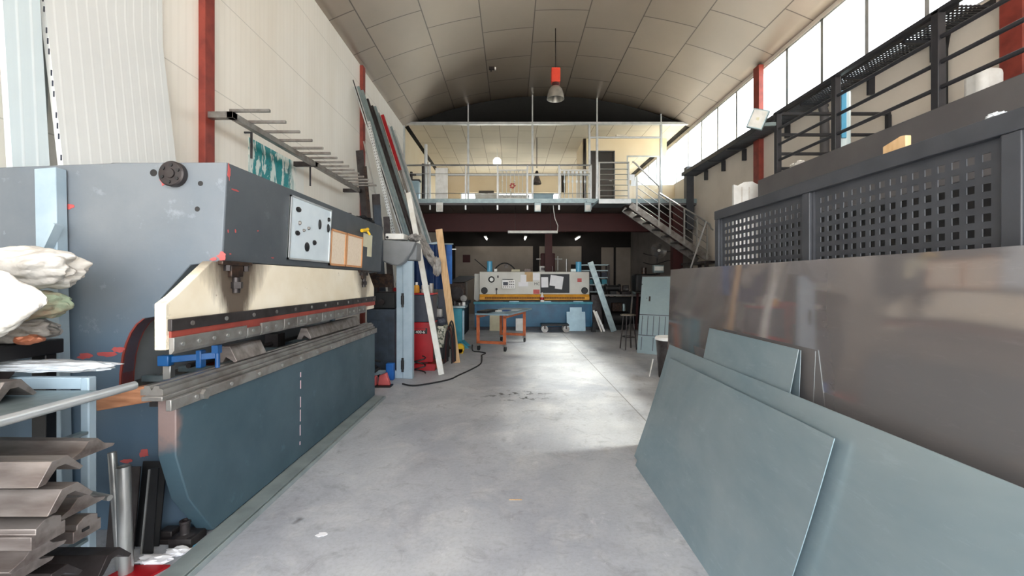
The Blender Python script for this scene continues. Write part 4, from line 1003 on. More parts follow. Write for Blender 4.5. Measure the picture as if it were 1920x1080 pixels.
cp = MB().box(X(941), X(966.5), YS - .02, YS + .05, Z(541.5), Z(524.5)).build('control_panel', 'white_plastic', sh, bev=.012)
MB().box(X(943.5), X(952.5), YS - .024, YS - .02, Z(535), Z(529)).build('screen', 'navy_grey', cp)
for i in range(6): MB().cyl((X(944 + i * 3.7), YS - .02, Z(538)), (X(944 + i * 3.7), YS - .03, Z(538)), .016, n=10).build('button', 'black' if i % 2 else 'rubber', cp)
for j in range(2):
    for i in range(3): MB().box(X(955 + i * 3.5), X(957 + i * 3.5), YS - .024, YS - .02, Z(534.5 - j * 5), Z(532.5 - j * 5)).build('key', 'dark_steel', cp)
MB().box(X(942), X(962), YS - .01, YS + .04, Z(524.3), Z(523)).build('cable_clip', 'black', cp)
l_ = MB().cyl((X(931), YS + .05, Z(542)), (X(931), YS - .02, Z(542)), .035).bar((X(931), YS - .01, Z(542)), (X(931), YS - .01, Z(552)), .03, .02).build('lever', 'dark_steel', sh)
MB().box(X(932), X(935), YS + .04, YS + .05, Z(521), Z(516.5)).build('warning_label', 'dark_steel', sh)
MB().box(X(1083), X(1091), YS + .042, YS + .05, Z(529), Z(522)).build('rating_plate', 'pink_red', sh)
MB().box(X(1000), X(1012), YS + .042, YS + .05, Z(551), Z(543)).build('rating_plate', 'pink_red', sh)
text('lettering', 'MC', 'dark_steel', sh, (X(1007), YS + .048, Z(532.5)), .12, (1, 0, 0), (0, 0, 1))
MB().box(X(1013.5), X(1068), YS + .03, YS + .05, Z(549.5), Z(514)).build('notice_board', 'board_black', sh, bev=.004)
def sheetp(p0, p1, q0, q1, rot, lb, m='paper', lay=0):
    cx, cz = X((p0 + p1) / 2), Z((q0 + q1) / 2)
    M_ = Matrix.Translation((cx, YS + .026 - lay * .003, cz)) @ Matrix.Rotation(rot, 4, 'Y')
    w, h = X(p1) - X(p0), Z(q0) - Z(q1)
    tag(MB(M_).box(-w / 2, w / 2, -.001, .001, -h / 2, h / 2).build('paper_sheet', m), lb, 'paper', 'papers on the shear')
sheetp(1015, 1028, 519.5, 539, -.02, 'leftmost white paper on the black shear board')
sheetp(1031.5, 1043, 516, 536, .12, 'middle white paper on the black shear board')
sheetp(1042, 1055.5, 518, 542, .14, 'tilted white paper rightmost on the black shear board', lay=1)
YS2 = YS; 
sheetp(976, 987, 515, 530, .02, 'white paper beside cardboard on the shear front', lay=-5)
sheetp(972, 990.5, 529, 537, 0, 'wide white paper below cardboard on the shear front', lay=-6)
sheetp(984, 999, 510, 528, 0, 'brown cardboard sheet on shear front left of board', 'cardboard', lay=-6)
sheetp(999.5, 1012, 512, 526, 0, 'pale paper between cardboard and black board on shear', lay=-6)
# round things on top of the shear
r = thing('hydraulic_hose', 'black hose arched over the top of the shear', 'hose', (X(955), YS + .4, Z(509)))
MB().tube([(X(925 + i * 3), YS + .4, Z(509 - 16 * math.sin(PI * i / 14) ** .7) + .012) for i in range(15)], .02).build('hose', 'black', r)
MB().lathe([(.06, 0), (.06, .03), (.03, .03), (.03, 0)], (X(949), YS + .36, Z(498)), 16, (0, -1, 0)).build('fitting', 'dark_steel', r)
tag(MB().tube([(X(885 + i * 4), YS + .95, Z(483 + i * 3.2 + 0.2 * i)) for i in range(9)], .014).build('air_hose', 'black'), 'thin black hose running down left behind blue cylinder', 'hose')
for p0, p1, q, m, lb in ((959, 975, 505, 'card', 'low cream box on the shear top beside hose'), (983, 996, 503.5, 'oily', 'brown metal part on shear top behind cardboard'), (1072, 1082, 504, 'roll_clear', 'pale box on shear top beside right blue cylinder'), (926, 932, 504, 'white_plastic', 'small white fitting on shear top beside left blue cylinder')):
    tag(MB().box(X(p0), X(p1), YS + .2, YS + .4, Z(509.5) + .004, Z(q) + .004).build('small_box', m, bev=.01), lb, 'box')
# milling machine behind
r = thing('milling_machine', 'dark red milling machine with handwheels behind the shear', 'machine', (1.2, 15.2, 0))
MB().box(.95, 1.55, 15.1, 15.7, 0, 1.9).build('column', 'dark_steel', r, bev=.02)
MB().box(1.0, 1.5, 14.85, 15.1, 1.85, 2.5).build('head', 'dark_red', r, bev=.03)
MB().cyl((1.3, 14.95, 2.5), (1.3, 14.95, 2.75), .09).build('motor', 'dark_steel', r)
MB().cyl((.85, 14.9, 2.3), (1.75, 14.9, 2.3), .025).build('handle', 'bright_steel', r)
MB().box(.95, 1.4, 14.7, 14.85, 1.85, 2.05).build('gearbox', 'white_paint', r, bev=.01); MB().box(1.0, 1.35, 14.69, 14.7, 1.9, 2.0).build('panel', 'dark_steel', r)
MB().cyl((1.6, 14.9, 1.9), (1.6, 14.9, 2.4), .02).cyl((1.9, 14.9, 1.8), (1.9, 14.9, 2.3), .03).build('lever', 'bright_steel', r)
# leaning sheets in front of the shear, dolly, bottle
def leanpl(p0, p1, q0, q1, Y, m, lb, name='steel_sheet', notch=False):
    x0, x1 = (p0 - HX) * Y / F, (p1 - HX) * Y / F; h = H - (q0 - HY) * Y / F
    pts = [(x0, 0), (x1, 0), (x1, h), (x0, h)]
    if notch: d = (x1 - x0) * .18; pts = [(x0, 0), (x1, 0), (x1, h - .14), (x1 - d, h - .14), (x1 - d, h), (x0 + d, h), (x0 + d, h - .14), (x0, h - .14)]
    M_ = Matrix.Translation((0, Y, 0)) @ Matrix.Rotation(-.16, 4, 'X')
    return tag(MB(M_).prism(pts, 'y', -.004, .004).build(name, m), lb, 'sheet')
leanpl(1063, 1098, 576, 617, 13.08, 'pale_sheet', 'notched pale blue sheet leaning on blue shear bed', notch=True)
leanpl(918, 937, 591, 615, 13.15, 'card', 'cream square sheet leaning on shear bed behind trolley')
leanpl(967, 981, 597, 616, 13.15, 'white_plastic', 'small white sheet leaning on the shear bed middle')
r = thing('platform_dolly', 'black low dolly with grey wheels in front of shear', 'dolly', (1.25, 12.9, 0))
MB().box(.87, 1.7, 12.7, 13.1, .2, .25).build('deck', 'black', r, bev=.006)
for x in (.98, 1.62):
    for y in (12.75, 13.05):
        MB().cyl((x, y - .02, .1), (x, y + .02, .1), .1, n=18).build('wheel', 'steel', r); MB().box(x - .02, x + .02, y - .03, y + .03, .1, .2).build('caster_fork', 'dark_steel', r)
r = thing('spray_bottle', 'white bottle with red label on the shear table', 'bottle', (X(1016), YS - .0, Z(564.5)))
x = X(1016)
MB().lathe([(0, 0), (.06, 0), (.065, .03), (.065, .16), (.03, .22), (.03, .25), (0, .25)], (x, YS - .12, Z(566)), 16).build('body', 'white_plastic', r)
MB().lathe([(.066, .07), (.0665, .07), (.0665, .15), (.066, .15)], (x, YS - .12, Z(566)), 16).build('label', 'red', r); MB().cyl((x, YS - .12, Z(566) + .25), (x, YS - .12, Z(566) + .3), .02).build('cap', 'white_plastic', r)

# ------------------------------------------------------------------ orange trolley table
Mt = Matrix.Translation((-.22, 10.1, 0)) @ Matrix.Rotation(-.31, 4, 'Z')
tr = thing('trolley_table', 'orange steel trolley table on casters with grey top', 'trolley', (-.22, 10.1, 0))
wx, ly, hz = .34, .80, .83
for sx in (-1, 1):
    for sy in (-1, 1):
        x, y = sx * (wx - .03), sy * (ly - .03)
        MB(Mt).box(x - .03, x + .03, y - .03, y + .03, .16, hz - .06).build('leg', 'orange', tr, bev=.004)
        c = MB(Mt).box(x - .035, x + .035, y - .035, y + .035, .11, .16).build('caster', 'steel', tr)
        MB(Mt).cyl((x - .018, y + .03, .06), (x + .018, y + .03, .06), .06, n=18).build('wheel', 'rubber', c)
MB(Mt).box(-wx, wx, -ly, -ly + .06, .16, .22).build('lower_rail', 'orange', tr, bev=.004)
MB(Mt).box(-wx, wx, ly - .06, ly, .16, .22).build('lower_rail', 'orange', tr, bev=.004)
MB(Mt).box(-wx, -wx + .06, -ly, ly, hz - .1, hz - .04).build('upper_rail', 'orange', tr); MB(Mt).box(wx - .06, wx, -ly, ly, hz - .1, hz - .04).build('upper_rail', 'orange', tr)
MB(Mt).box(-wx - .02, wx + .07, -ly - .03, ly + .35, hz - .04, hz).build('table_top', 'pale_sheet', tr, bev=.004)
tp = hz
def ontr(x, y): return Mt @ Vector((x, y, tp))
tag(MB(Mt).box(-.33, -.08, -.81, -.1, tp, tp + .05).build('tool_tray', 'black', bev=.008), 'black tray of tools on the near trolley corner', 'tray')
for i, (x, y, w, l, m, lb, nm) in enumerate(((.12, -.45, .16, .4, 'pale_sheet', 'pale sheet offcut on the near trolley edge', 'sheet_offcut'), (.05, .1, .1, .35, 'tarp_blue', 'blue strip lying in the middle of trolley top', 'plastic_strip'), (.2, .35, .12, .3, 'paper', 'white paper lying towards the far trolley end', 'paper_sheet'), (.25, .8, .12, .25, 'galv', 'galvanised offcut at the far end of trolley top', 'sheet_offcut'))):
    tag(MB(Mt).box(x - w, x + w, y - l / 2, y + l / 2, tp + .001, tp + .008).build(nm, m), lb, nm.split('_')[-1])
p = ontr(-.02, -.25); tag(MB().lathe([(0, .001), (.08, .001), (.085, .03), (.0, .035)], (p.x, p.y, tp), 18).build('tape_roll', 'white_plastic'), 'white round roll on the trolley beside tool tray', 'roll')
# ------------------------------------------------------------------ metal sheets leaning on the right
def lsheet(name, m, xb, xt, zt, y0, y1, lb, th=.003, zb=0., bow=.0):
    n = 10
    A = [(xb + (xt - xb) * i / n + bow * math.sin(PI * i / n), zb + (zt - zb) * i / n) for i in range(n + 1)]
    return tag(MB().prism(A + [(x + th, z) for x, z in A[::-1]], 'y', y0, y1).build(name, m, bev=0), lb, 'metal sheet', 'metal sheets leaning on the right')
lsheet('stainless_sheet', 'stainless', 1.46, 1.525, 1.655, .75, 4.10, 'tall mirror like stainless sheet standing behind the other sheets', .004)
lsheet('stainless_sheet', 'stainless', 1.475, 1.54, 1.64, .8, 4.06, 'second stainless sheet close behind the mirror like front one', .004)
lsheet('galvanised_sheet', 'galv_sheet', 1.08, 1.39, .985, .65, 3.77, 'longest bluish galvanised sheet leaning low along the stainless', .004, bow=.012)
lsheet('galvanised_sheet', 'galv_sheet', 1.035, 1.325, .90, 1.755, 3.58, 'foremost galvanised sheet with its free corner at mid floor', .004, bow=.01)
lsheet('galvanised_sheet', 'galv_sheet', 1.215, 1.455, 1.20, 2.168, 3.146, 'smaller galvanised sheet rising above the longest one', .004)
lsheet('galvanised_sheet', 'galv_sheet', 1.425, 1.468, 1.195, 2.17, 3.05, 'upright galvanised sheet just behind the smaller leaning one', .003)

# ------------------------------------------------------------------ perforated gate
XG = 1.66
g = thing('perforated_gate', 'dark grey steel gate with square perforated panels behind stainless sheets', 'gate', (XG, 2.3, 0))
MB().box(XG - .035, XG + .035, .3, 3.43, 2.035, 2.105).build('top_rail', 'frame_grey', g, bev=.004)
MB().box(XG - .03, XG + .03, .3, 3.4, .08, .14).build('bottom_rail', 'frame_grey', g, bev=.004)
gy = [3.40, 2.37, 1.395, .42]
for y in gy: MB().box(XG - .03, XG + .03, y - .03, y + .03, 0, 2.035).build('post', 'frame_grey', g, bev=.004)
def perf(y0, y1, z0, z1, x, pitch=.0525, hole=.028, th=.004):
    b = MB(); ny = int((y1 - y0 - .03) / pitch); nz = int((z1 - z0 - .03) / pitch)
    my, mz = (y1 - y0 - ny * pitch) / 2, (z1 - z0 - nz * pitch) / 2
    for (a0, a1, c0, c1) in ((y0, y1, z0, z0 + mz), (y0, y1, z1 - mz, z1), (y0, y0 + my, z0 + mz, z1 - mz), (y1 - my, y1, z0 + mz, z1 - mz)):
        b.box(x, x + th, a0, a1, c0, c1)
    for i in range(ny):
        for j in range(nz):
            a, c = y0 + my + i * pitch, z0 + mz + j * pitch
            e = (pitch - hole) / 2
            O = [(a, c), (a + pitch, c), (a + pitch, c + pitch), (a, c + pitch)]; I = [(a + e, c + e), (a + pitch - e, c + e), (a + pitch - e, c + pitch - e), (a + e, c + pitch - e)]
            of = [b.v((x, *p)) for p in O]; jf = [b.v((x, *p)) for p in I]; ob = [b.v((x + th, *p)) for p in O]; ib = [b.v((x + th, *p)) for p in I]
            for q in range(4):
                w = (q + 1) % 4
                b.f([of[q], jf[q], jf[w], of[w]]); b.f([ob[q], ob[w], ib[w], ib[q]]); b.f([jf[q], ib[q], ib[w], jf[w]])
    return b
for a, c in zip(gy[1:], gy): perf(a + .03, c - .03, .14, 2.035, XG - .004).build('perforated_panel', 'frame_grey', g)
for a, c in zip(gy[1:], gy):
    for y in (a + .03, c - .042): MB().box(XG - .016, XG - .004, y, y + .012, .14, 2.035).build('edge_strip', 'frame_grey', g)
tag(MB().prism([(1.805, 2.105), (1.917, 2.105), (1.917, 2.15), (1.83, 2.17), (1.805, 2.165)], 'x', 1.665, 1.69).build('wood_block', 'wood', bev=.003), 'orange wood offcut lying on the gate top rail', 'wood')
b = MB().blob((1.675, 1.475, 2.117), (.02, .03, .013), 5, .4, 6, 4, .2)
tag(b.build('plastic_wrap', 'plastic_sheet'), 'crumpled clear plastic wrap on the gate top rail', 'plastic')

# side mezzanine contents
def lathe_thing(name, m, prof, c, lb, cat): return tag(MB().lathe(prof, c, 28).build(name, m), lb, cat)
r = thing('plastic_roll', 'upright roll half blue half clear plastic on side mezzanine', 'roll', (4.12, 5.32, 3.1))
MB().lathe([(0, 0), (.082, 0), (.082, .78), (0, .78)], (4.12, 5.32, 3.1), 24).build('roll', 'roll_clear', r)
MB().box(4.04, 4.10, 5.225, 5.24, 3.3, 3.88).build('blue_wrap', 'roll_blue', r, bev=.005)
r = thing('storage_tank', 'white rounded plastic tank on side mezzanine by the wall', 'tank', (4.75, 4.25, 3.1))
MB().box(4.52, 4.76, 4.1, 4.3, 3.1, 3.62).build('body', 'white_plastic', r, bev=.06, seg=4); MB().cyl((4.64, 4.2, 3.61), (4.64, 4.2, 3.64), .05).build('cap', 'dark_steel', r)
tag(MB().blob((4.06, 6.05, 3.17), (.08, .14, .075), 9, .3, 3, 4, .2).build('white_bag', 'rag_white'), 'small white bag at the side mezzanine corner', 'bag')
for i, (y, m, rr, lb) in enumerate(((5.45, 'black', .03, 'black conduit bent down the right wall below tray'), (5.57, 'galv', .025, 'grey conduit beside the black one on right wall'), (7.55, 'fascia_grey', .07, 'thick grey downpipe on right wall behind railing'))):
    tag(MB().tube([(5.45 if i == 0 else 5.53, y - (.12 if i == 0 else 0), 4.66), (5.5, y - .05 if i == 0 else y, 4.6), (5.53, y, 4.5), (5.53, y, 3.12 if i < 2 else .0)], rr, 12).build('wall_conduit', m), lb, 'pipe')
r = thing('floodlight', 'grey square floodlight on bracket at the side mezzanine corner', 'floodlight', (3.75, 6.3, 3.9))
Mf = Matrix.Translation((3.62, 6.28, 3.92)) @ Matrix.Rotation(.45, 4, 'Y') @ Matrix.Rotation(-.5, 4, 'Z') @ Matrix.Rotation(.3, 4, 'X')
MB(Mf).box(-.11, .11, -.04, .03, -.14, .14).build('housing', 'galv', r, bev=.01); MB(Mf).box(-.09, .09, -.045, -.04, -.12, .12).build('lens', 'reflector', r)
MB(Mf).box(-.02, .02, -.048, -.045, -.02, .02).build('led', 'card', r)
MB().bar((3.66, 6.3, 3.85), (3.8895, 6.3, 3.86), .03, .05).build('bracket', 'galv', r)
t = thing('foam_panel', 'white foam sheet standing at the end of dark grey wall', 'panel', (3.8, 7.0, 0))
MB().prism([(3.63, 0), (4.03, 0), (4.03, 3.12), (3.93, 3.17), (3.8, 3.16), (3.70, 3.10), (3.63, 3.12)], 'y', 6.98, 7.03).build('sheet', 'white_plastic', t)
for x in (3.76, 3.88): MB().box(x - .01, x + .01, 6.975, 6.98, 0, 3.08).build('fold', 'rag_white', t)

# ------------------------------------------------------------------ stair from mezzanine
YN, YW = 11.9, 12.65
s = thing('staircase', 'grey steel staircase with railing going down from the mezzanine', 'staircase', (4.4, 12.2, 0))
MB().box(2.42, 3.32, YN, 12.95, 3.76, 3.82).build('top_platform', 'galv', s)
MB().box(2.42, 3.32, YN - .01, YN + .01, 3.70, 3.82).build('platform_edge', 'aluminium', s)
A, B = Vector((3.3, YN, 3.66)), Vector((5.5, YN, 2.14))
off = Vector((0, YW - YN, 0))
for q in (0, 1): MB().bar(A + off * q, B + off * q, .04, .17).build('stringer', 'steel', s, bev=.004)
for i in range(8):
    p = A.lerp(B, (i + .5) / 8); MB().box(p.x - .13, p.x + .13, YN + .02, YW - .02, p.z + .03, p.z + .06).build('tread', 'dark_steel', s)
MB().box(5.01, 5.58, 11.0, YW, 2.0, 2.06).build('landing', 'dark_steel', s)
for x, y in ((5.06, 11.1), (5.5, 11.1), (5.5, 12.5)): MB().box(x - .04, x + .04, y - .04, y + .04, 0, 2.0).build('landing_post', 'dark_steel', s)
def rail_run(y, hz=True):
    a, c = A + Vector((.1, y - YN, 1.0)), B + Vector((.0, y - YN, .98))
    a1 = A.lerp(B, .36) + Vector((0, y - YN, 1.06)); 
    MB().tube([(3.35, y, 4.86), (3.42, y, 4.82), a1, a1 + Vector((.02, 0, -.2)), c - Vector((.25, 0, -.17)), c, c + Vector((.05, 0, -.12)), c + Vector((.12, 0, -.17))], .022, 10).build('handrail', 'bright_steel', s)
    for k_ in (.2, .4, .6, .8):
        p0, p1 = A.lerp(B, .08) + Vector((0, y - YN, k_)), A.lerp(B, .98) + Vector((0, y - YN, k_)); MB().cyl(p0, p1, .011, n=8).build('rail', 'bright_steel', s)
    for k_ in (.08, .36, .5, .68, .84, .97):
        p = A.lerp(B, k_) + Vector((0, y - YN, 0)); MB().box(p.x - .02, p.x + .02, y - .015, y + .015, p.z - .05, p.z + .92).build('baluster', 'bright_steel', s)
rail_run(YN - .02)
r = thing('platform_railing', 'steel railing with six thin bars above the stair head', 'railing', (2.8, YN, 3.82))
for x in (2.44, 3.26): MB().box(x - .02, x + .02, YN + .02, YN + .06, 3.822, 4.83).build('post', 'bright_steel', r)
MB().cyl((2.42, YN + .04, 4.85), (3.28, YN + .04, 4.85), .024).build('handrail', 'bright_steel', r)
for i in range(6): MB().cyl((2.44, YN + .04, 3.92 + i * .15), (3.26, YN + .04, 3.92 + i * .15), .011, n=8).build('rail', 'bright_steel', r)
# mezzanine railing at the edge
yr = 12.98
r = thing('balcony_railing', 'long steel railing along the mezzanine front edge', 'railing', (-.5, yr, ZM))
MB().tube([(-3.36, yr, 5.04), (-3.3, yr, 5.06), (2.42, yr, 5.06)], .028, 10).build('handrail', 'bright_steel', r)
for x in (-2.49, -1.41, -.44, .47, 1.43, 2.4): MB().box(x - .022, x + .022, yr - .022, yr + .022, ZM - .3, 5.05).build('post', 'aluminium', r)
for z in (4.2, 4.8): MB().cyl((-3.38, yr, z), (2.42, yr, z), .009, n=8).build('rail', 'bright_steel', r)
def rpanel(x0, x1, lb, ornament):
    r = thing('railing_panel', lb, 'railing panel', ((x0 + x1) / 2, 13.1, ZM))
    y = 13.08
    for x in (x0, x1): MB().box(x - .02, x + .02, y - .02, y + .02, ZM, 4.98).build('stile', 'white_paint', r)
    for z in (ZM + .06, 4.93): MB().box(x0, x1, y - .018, y + .018, z - .02, z + .02).build('cross_rail', 'white_paint', r)
    n = 7
    for i in range(1, n):
        x = x0 + (x1 - x0) * i / n
        b = MB().cyl((x, y, ZM + .06), (x, y, 4.92), .011, n=8)
        if ornament == 'ball': b.lathe([(0, -.03), (.028, -.012), (.028, .012), (0, .03)], (x, y, 4.3 + .3 * (i % 3)), 10)
        else: b.box(x - .04, x + .04, y - .008, y + .008, 4.80, 4.9).box(x - .03, x + .03, y - .006, y + .006, 4.55, 4.62)
        b.build('baluster', 'white_paint' if ornament == 'ball' else 'aluminium', r)
    if ornament == 'ball':
        b = MB()
        for a in range(6): b.splat(((x0 + x1) / 2 + .06 * math.cos(a), y - .02, 4.45 + .06 * math.sin(a)), .04, .03, (1, 0, 0), (0, 0, 1), (0, -1, 0), a)
        b.build('red_rosette', 'red', r)
    return r
rpanel(-.42, .45, 'white railing sample panel with small red flower ornament', 'ball')
rpanel(1.48, 2.36, 'railing sample panel with stepped balusters beside the open door', 'step')
# things on the mezzanine
t = thing('display_board', 'tall white panel standing behind the balcony railing', 'panel', (-2.18, 13.15, ZM))
MB().box(-2.36, -1.98, 13.13, 13.17, ZM, 5.02).build('board', 'white_plastic', t, bev=.006)
for i, (x, h, m, lb) in enumerate(((-2.66, 1.75, 'aluminium', 'tall pale tube standing left of white panel upstairs'), (-2.57, 1.2, 'white_paint', 'shorter white tube beside the tall one upstairs'), (-2.74, 1.15, 'dark_steel', 'dark tube leftmost of the upright three upstairs'))):
    tag(MB().cyl((x, 13.18, ZM), (x, 13.18, ZM + h), .05, n=14).build('upright_tube', m), lb, 'tube', 'upright tubes on the mezzanine')
r = thing('utility_cabinet', 'grey cabinet with dark top at left mezzanine end', 'cabinet', (-3.05, 13.15, ZM))
MB().box(-3.25, -2.85, 13.02, 13.28, ZM, ZM + .6).build('body', 'pale_sheet', r, bev=.008); MB().box(-3.28, -2.82, 13.0, 13.29, ZM + .6, ZM + .64).build('top', 'dark_steel', r)
MB().cyl((-3.1, 13.15, ZM + .64), (-3.1, 13.15, ZM + .9), .04).box(-3.2, -2.95, 13.13, 13.17, ZM + .78, ZM + .82).build('gear', 'dark_steel', r)
tag(MB().blob((-3.33, 12.88, ZM + .2), (.06, .05, .19), 4, .4, 3, 3).build('black_bag', 'black'), 'black bag hanging at the left mezzanine corner', 'bag')
for i, (x0, x1, h, m, lb) in enumerate(((-1.2, -.5, .24, 'white_paint', 'low white cabinet leftmost behind mezzanine glass'), (-.45, .55, .2, 'white_plastic', 'low white counter behind the ornamented railing panel'), (.7, 1.35, .26, 'pale_sheet', 'pale blue low counter between the two railing panels'))):
    r = thing('office_counter', lb, 'counter', ((x0 + x1) / 2, 14.2, ZM)); MB().box(x0, x1, 13.9, 14.4, ZM, ZM + h + .1).build('body', m, r, bev=.006); MB().box(x0 - .02, x1 + .02, 13.88, 14.42, ZM + h + .1, ZM + h + .13).build('top', m, r)
r = thing('desk_monitor', 'dark screen on the low white counter upstairs', 'monitor', (-.9, 14.1, ZM + .37))
MB().box(-1.1, -.6, 14.1, 14.14, ZM + .45, ZM + .52).build('screen', 'dark_wall', r); MB().box(-.9, -.8, 14.08, 14.2, ZM + .37, ZM + .45).build('stand', 'black', r)
r = thing('globe_lamp', 'round white globe lamp hanging inside the mezzanine office', 'lamp', (-.55, 15.8, 5.9))
MB().cyl((-.55, 15.8, 6.0), (-.55, 15.8, ZC), .008).build('cord', 'white_paint', r)
emis('globe_on', (1, .92, .78), 1)
MB().lathe([(.001, -.16), (.09, -.135), (.145, -.07), (.16, 0), (.145, .07), (.09, .135), (.001, .16)], (-.55, 15.8, 5.95), 24).build('globe', 'globe_on', r)
r = thing('cone_lamp', 'dark cone lamp hanging inside the mezzanine office', 'lamp', (.85, 14.6, 4.9))
MB().cyl((.85, 14.6, 5.4), (.85, 14.6, ZC), .012).build('cord', 'dark_steel', r); MB().lathe([(.03, .45), (.05, .42), (.06, .3), (.16, .02), (.15, 0), (.05, .28)], (.85, 14.6, 4.85), 20).build('lamp_shade', 'dark_steel', r)
for i, (x, z, lb) in enumerate(((3.98, 5.1, 'upper white paper stuck at the office window'), (4.1, 4.9, 'lower white paper stuck at the office window'))):
    tag(MB().box(x, x + .24, 14.68, 14.685, z - .1, z + .1).build('paper_sheet', 'paper'), lb, 'paper')
tag(MB().box(3.5, 3.85, 14.3, 14.45, 6.405, 6.44).build('air_grille', 'beige_wall'), 'small pale grille hung above the office door', 'grille')

# ------------------------------------------------------------------ lamps
r = thing('high_bay_lamp', 'hanging high bay lamp with orange red housing and metal bell', 'lamp', (1.0, 9.8, 5.7))
lz = lambda q: H - (q - HY) * 9.8 / F
MB().cyl((1.0, 9.8, lz(131)), (1.0, 9.8, 7.34), .012).build('cord', 'dark_steel', r)
MB().box(.90, 1.1, 9.7, 9.9, lz(156), lz(130)).build('housing', 'lamp_red', r, bev=.012); MB().cyl((1.0, 9.8, lz(163)), (1.0, 9.8, lz(156)), .085).build('neck', 'dark_red', r)
MB().lathe([(.05, lz(161)), (.10, lz(163)), (.15, lz(168)), (.185, lz(177)), (.2, lz(186)), (.19, lz(186)), (.17, lz(176)), (.13, lz(168)), (.05, lz(164))], (1.0, 9.8, 0), 32).build('reflector', 'reflector', r)
r = thing('ceiling_camera', 'tiny dark camera bracket fixed under the arched ceiling', 'camera', (-.55, 11.2, 7.1))
MB().cyl((-.55, 11.2, 7.16), (-.55, 11.2, 7.04), .02).box(-.6, -.46, 11.14, 11.22, 7.08, 7.14).build('body', 'dark_steel', r)
MB().box(-.45, -.42, 11.15, 11.21, 7.07, 7.13).build('lens', 'white_plastic', r)
for x, y, lb in ((-1.1, 16.0, 'lit tube lamp nearest left under the mezzanine'), (-1.17, 19.2, 'lit tube lamp farthest left under the mezzanine'), (.6, 19.2, 'lit tube lamp farthest in the middle under mezzanine'), (2.95, 19.2, 'lit tube lamp farthest right under the mezzanine'), (3.37, 16.0, 'lit tube lamp nearest right under the mezzanine')):
    r = thing('tube_lamp', lb, 'lamp', (x, y, 3.4), 'tube lamps under the mezzanine')
    MB().box(x - .06, x + .06, y - .6, y + .6, 3.47, 3.52).build('housing', 'fluor_off', r); MB().cyl((x, y - .58, 3.445), (x, y + .58, 3.445), .02).build('tube', 'tube_on', r)
    for dy in (-.4, .4): MB().cyl((x, y + dy, 3.52), (x, y + dy, ZM - .17), .006, n=6).build('hanger', 'dark_steel', r)
r = thing('fluorescent_fixture', 'long white unlit fluorescent fixture hanging above the shear', 'lamp', (.63, 13.3, 3.05))
MB().prism([(13.22, 3.02), (13.38, 3.02), (13.36, 3.1), (13.24, 3.1)], 'x', -.13, 1.42).build('housing', 'fluor_off', r, bev=.004)
for x in (.1, 1.2): MB().cyl((x, 13.3, 3.1), (x, 13.3, ZM - .17), .006, n=6).build('hanger', 'dark_steel', r)
MB().tube([(1.25, 13.0, ZM - .1), (1.27, 13.02, 3.7), (1.32, 13.1, 3.45), (1.42, 13.2, 3.25), (1.42, 13.3, 3.1)], .012).build('cable', 'white_plastic', r)
for x, lb in ((-2.18, 'white floodlight under mezzanine edge below white panel'), (.77, 'grey floodlight under the middle of mezzanine edge'), (2.28, 'grey floodlight under mezzanine edge beside the stair')):
    r = thing('floodlight', lb, 'floodlight', (x, 12.9, 3.6), 'floodlights on the mezzanine edge')
    MB().box(x - .1, x + .1, 12.82, 12.88, 3.62, 3.9).build('housing', 'white_plastic' if x < 0 else 'galv', r, bev=.01); MB().box(x - .075, x + .075, 12.812, 12.82, 3.65, 3.82).build('lens', 'reflector', r)
    MB().box(x - .03, x + .03, 12.86, 12.94, 3.86, 3.96).build('bracket', 'galv', r)

# ------------------------------------------------------------------ right rear corner
r = thing('steel_profile', 'long grey steel profile leaning at the shear right end', 'profile', (2.9, 13.2, 0))
MB().bar((3.08, 12.9, .01), (2.42, 13.2, 2.12), .17, .05, (0, 1, 0)).build('profile', 'galv', r)
for i, (p0, q0, p1, w, m, lb) in enumerate(((1113, 582, 1128, .05, 'white_paint', 'thin pale strip leaning nearest to shear right end'), (1117, 584, 1133, .06, 'aluminium', 'thin grey strip leaning second from shear right end'))):
    Yq = 12.85 + .12 * i; t_ = W(p0, q0, Yq + .2); f = W(p1, 620, Yq); f.z = 0
    tag(MB().bar(f, t_, w, .03, (0, 1, 0)).build('metal_strip', m), lb, 'strip')
tag(MB(Matrix.Translation((2.62, 13.45, 0)) @ Matrix.Rotation(-.1, 4, 'X')).box(-.1, .22, -.01, .01, 0, 1.1).build('steel_plate', 'dark_steel'), 'dark panel leaning behind the grey profile by shear', 'panel')
tag(MB().prism([(2.4, 0), (2.52, 0), (2.50, .3), (2.44, .32)], 'y', 12.8, 12.95).build('metal_wedge', 'black'), 'black wedge piece on floor at the shear right foot', 'wedge')
r = thing('storage_shelf', 'grey shelf of small bins behind the leaning profile', 'shelf', (3.0, 15.2, 0))
for x in (2.35, 3.4): 
    for y in (15.0, 15.4): MB().box(x - .03, x + .03, y - .03, y + .03, 0, 2.1).build('upright', 'dark_steel', r)
for z in (.8, 1.15, 1.4, 1.65, 1.9, 2.1): MB().box(2.35, 3.4, 15.0, 15.4, z - .02, z + .02).build('shelf', 'galv', r)
for j, z in enumerate((1.17, 1.42, 1.67)):
    for i in range(4):
        tag(MB().prism([(15.04, z + .003), (15.34, z + .003), (15.34, z + .17), (15.08, z + .17)], 'x', 2.42 + i * .25, 2.6 + i * .25).build('storage_bin', ['dark_blue_grey', 'teal', 'navy_grey'][j]), 'small dark bin on the %s level, %s along grey shelf' % (['lower', 'middle', 'upper'][j], ['first', 'second', 'third', 'last'][i]), 'bin', 'bins on the grey shelf')
r = thing('workbench', 'dark workbench with thin top behind the round stool', 'workbench', (4.0, 14.0, 0))
MB().box(2.95, 4.6, 13.7, 14.4, 1.05, 1.10).build('bench_top', 'steel', r)
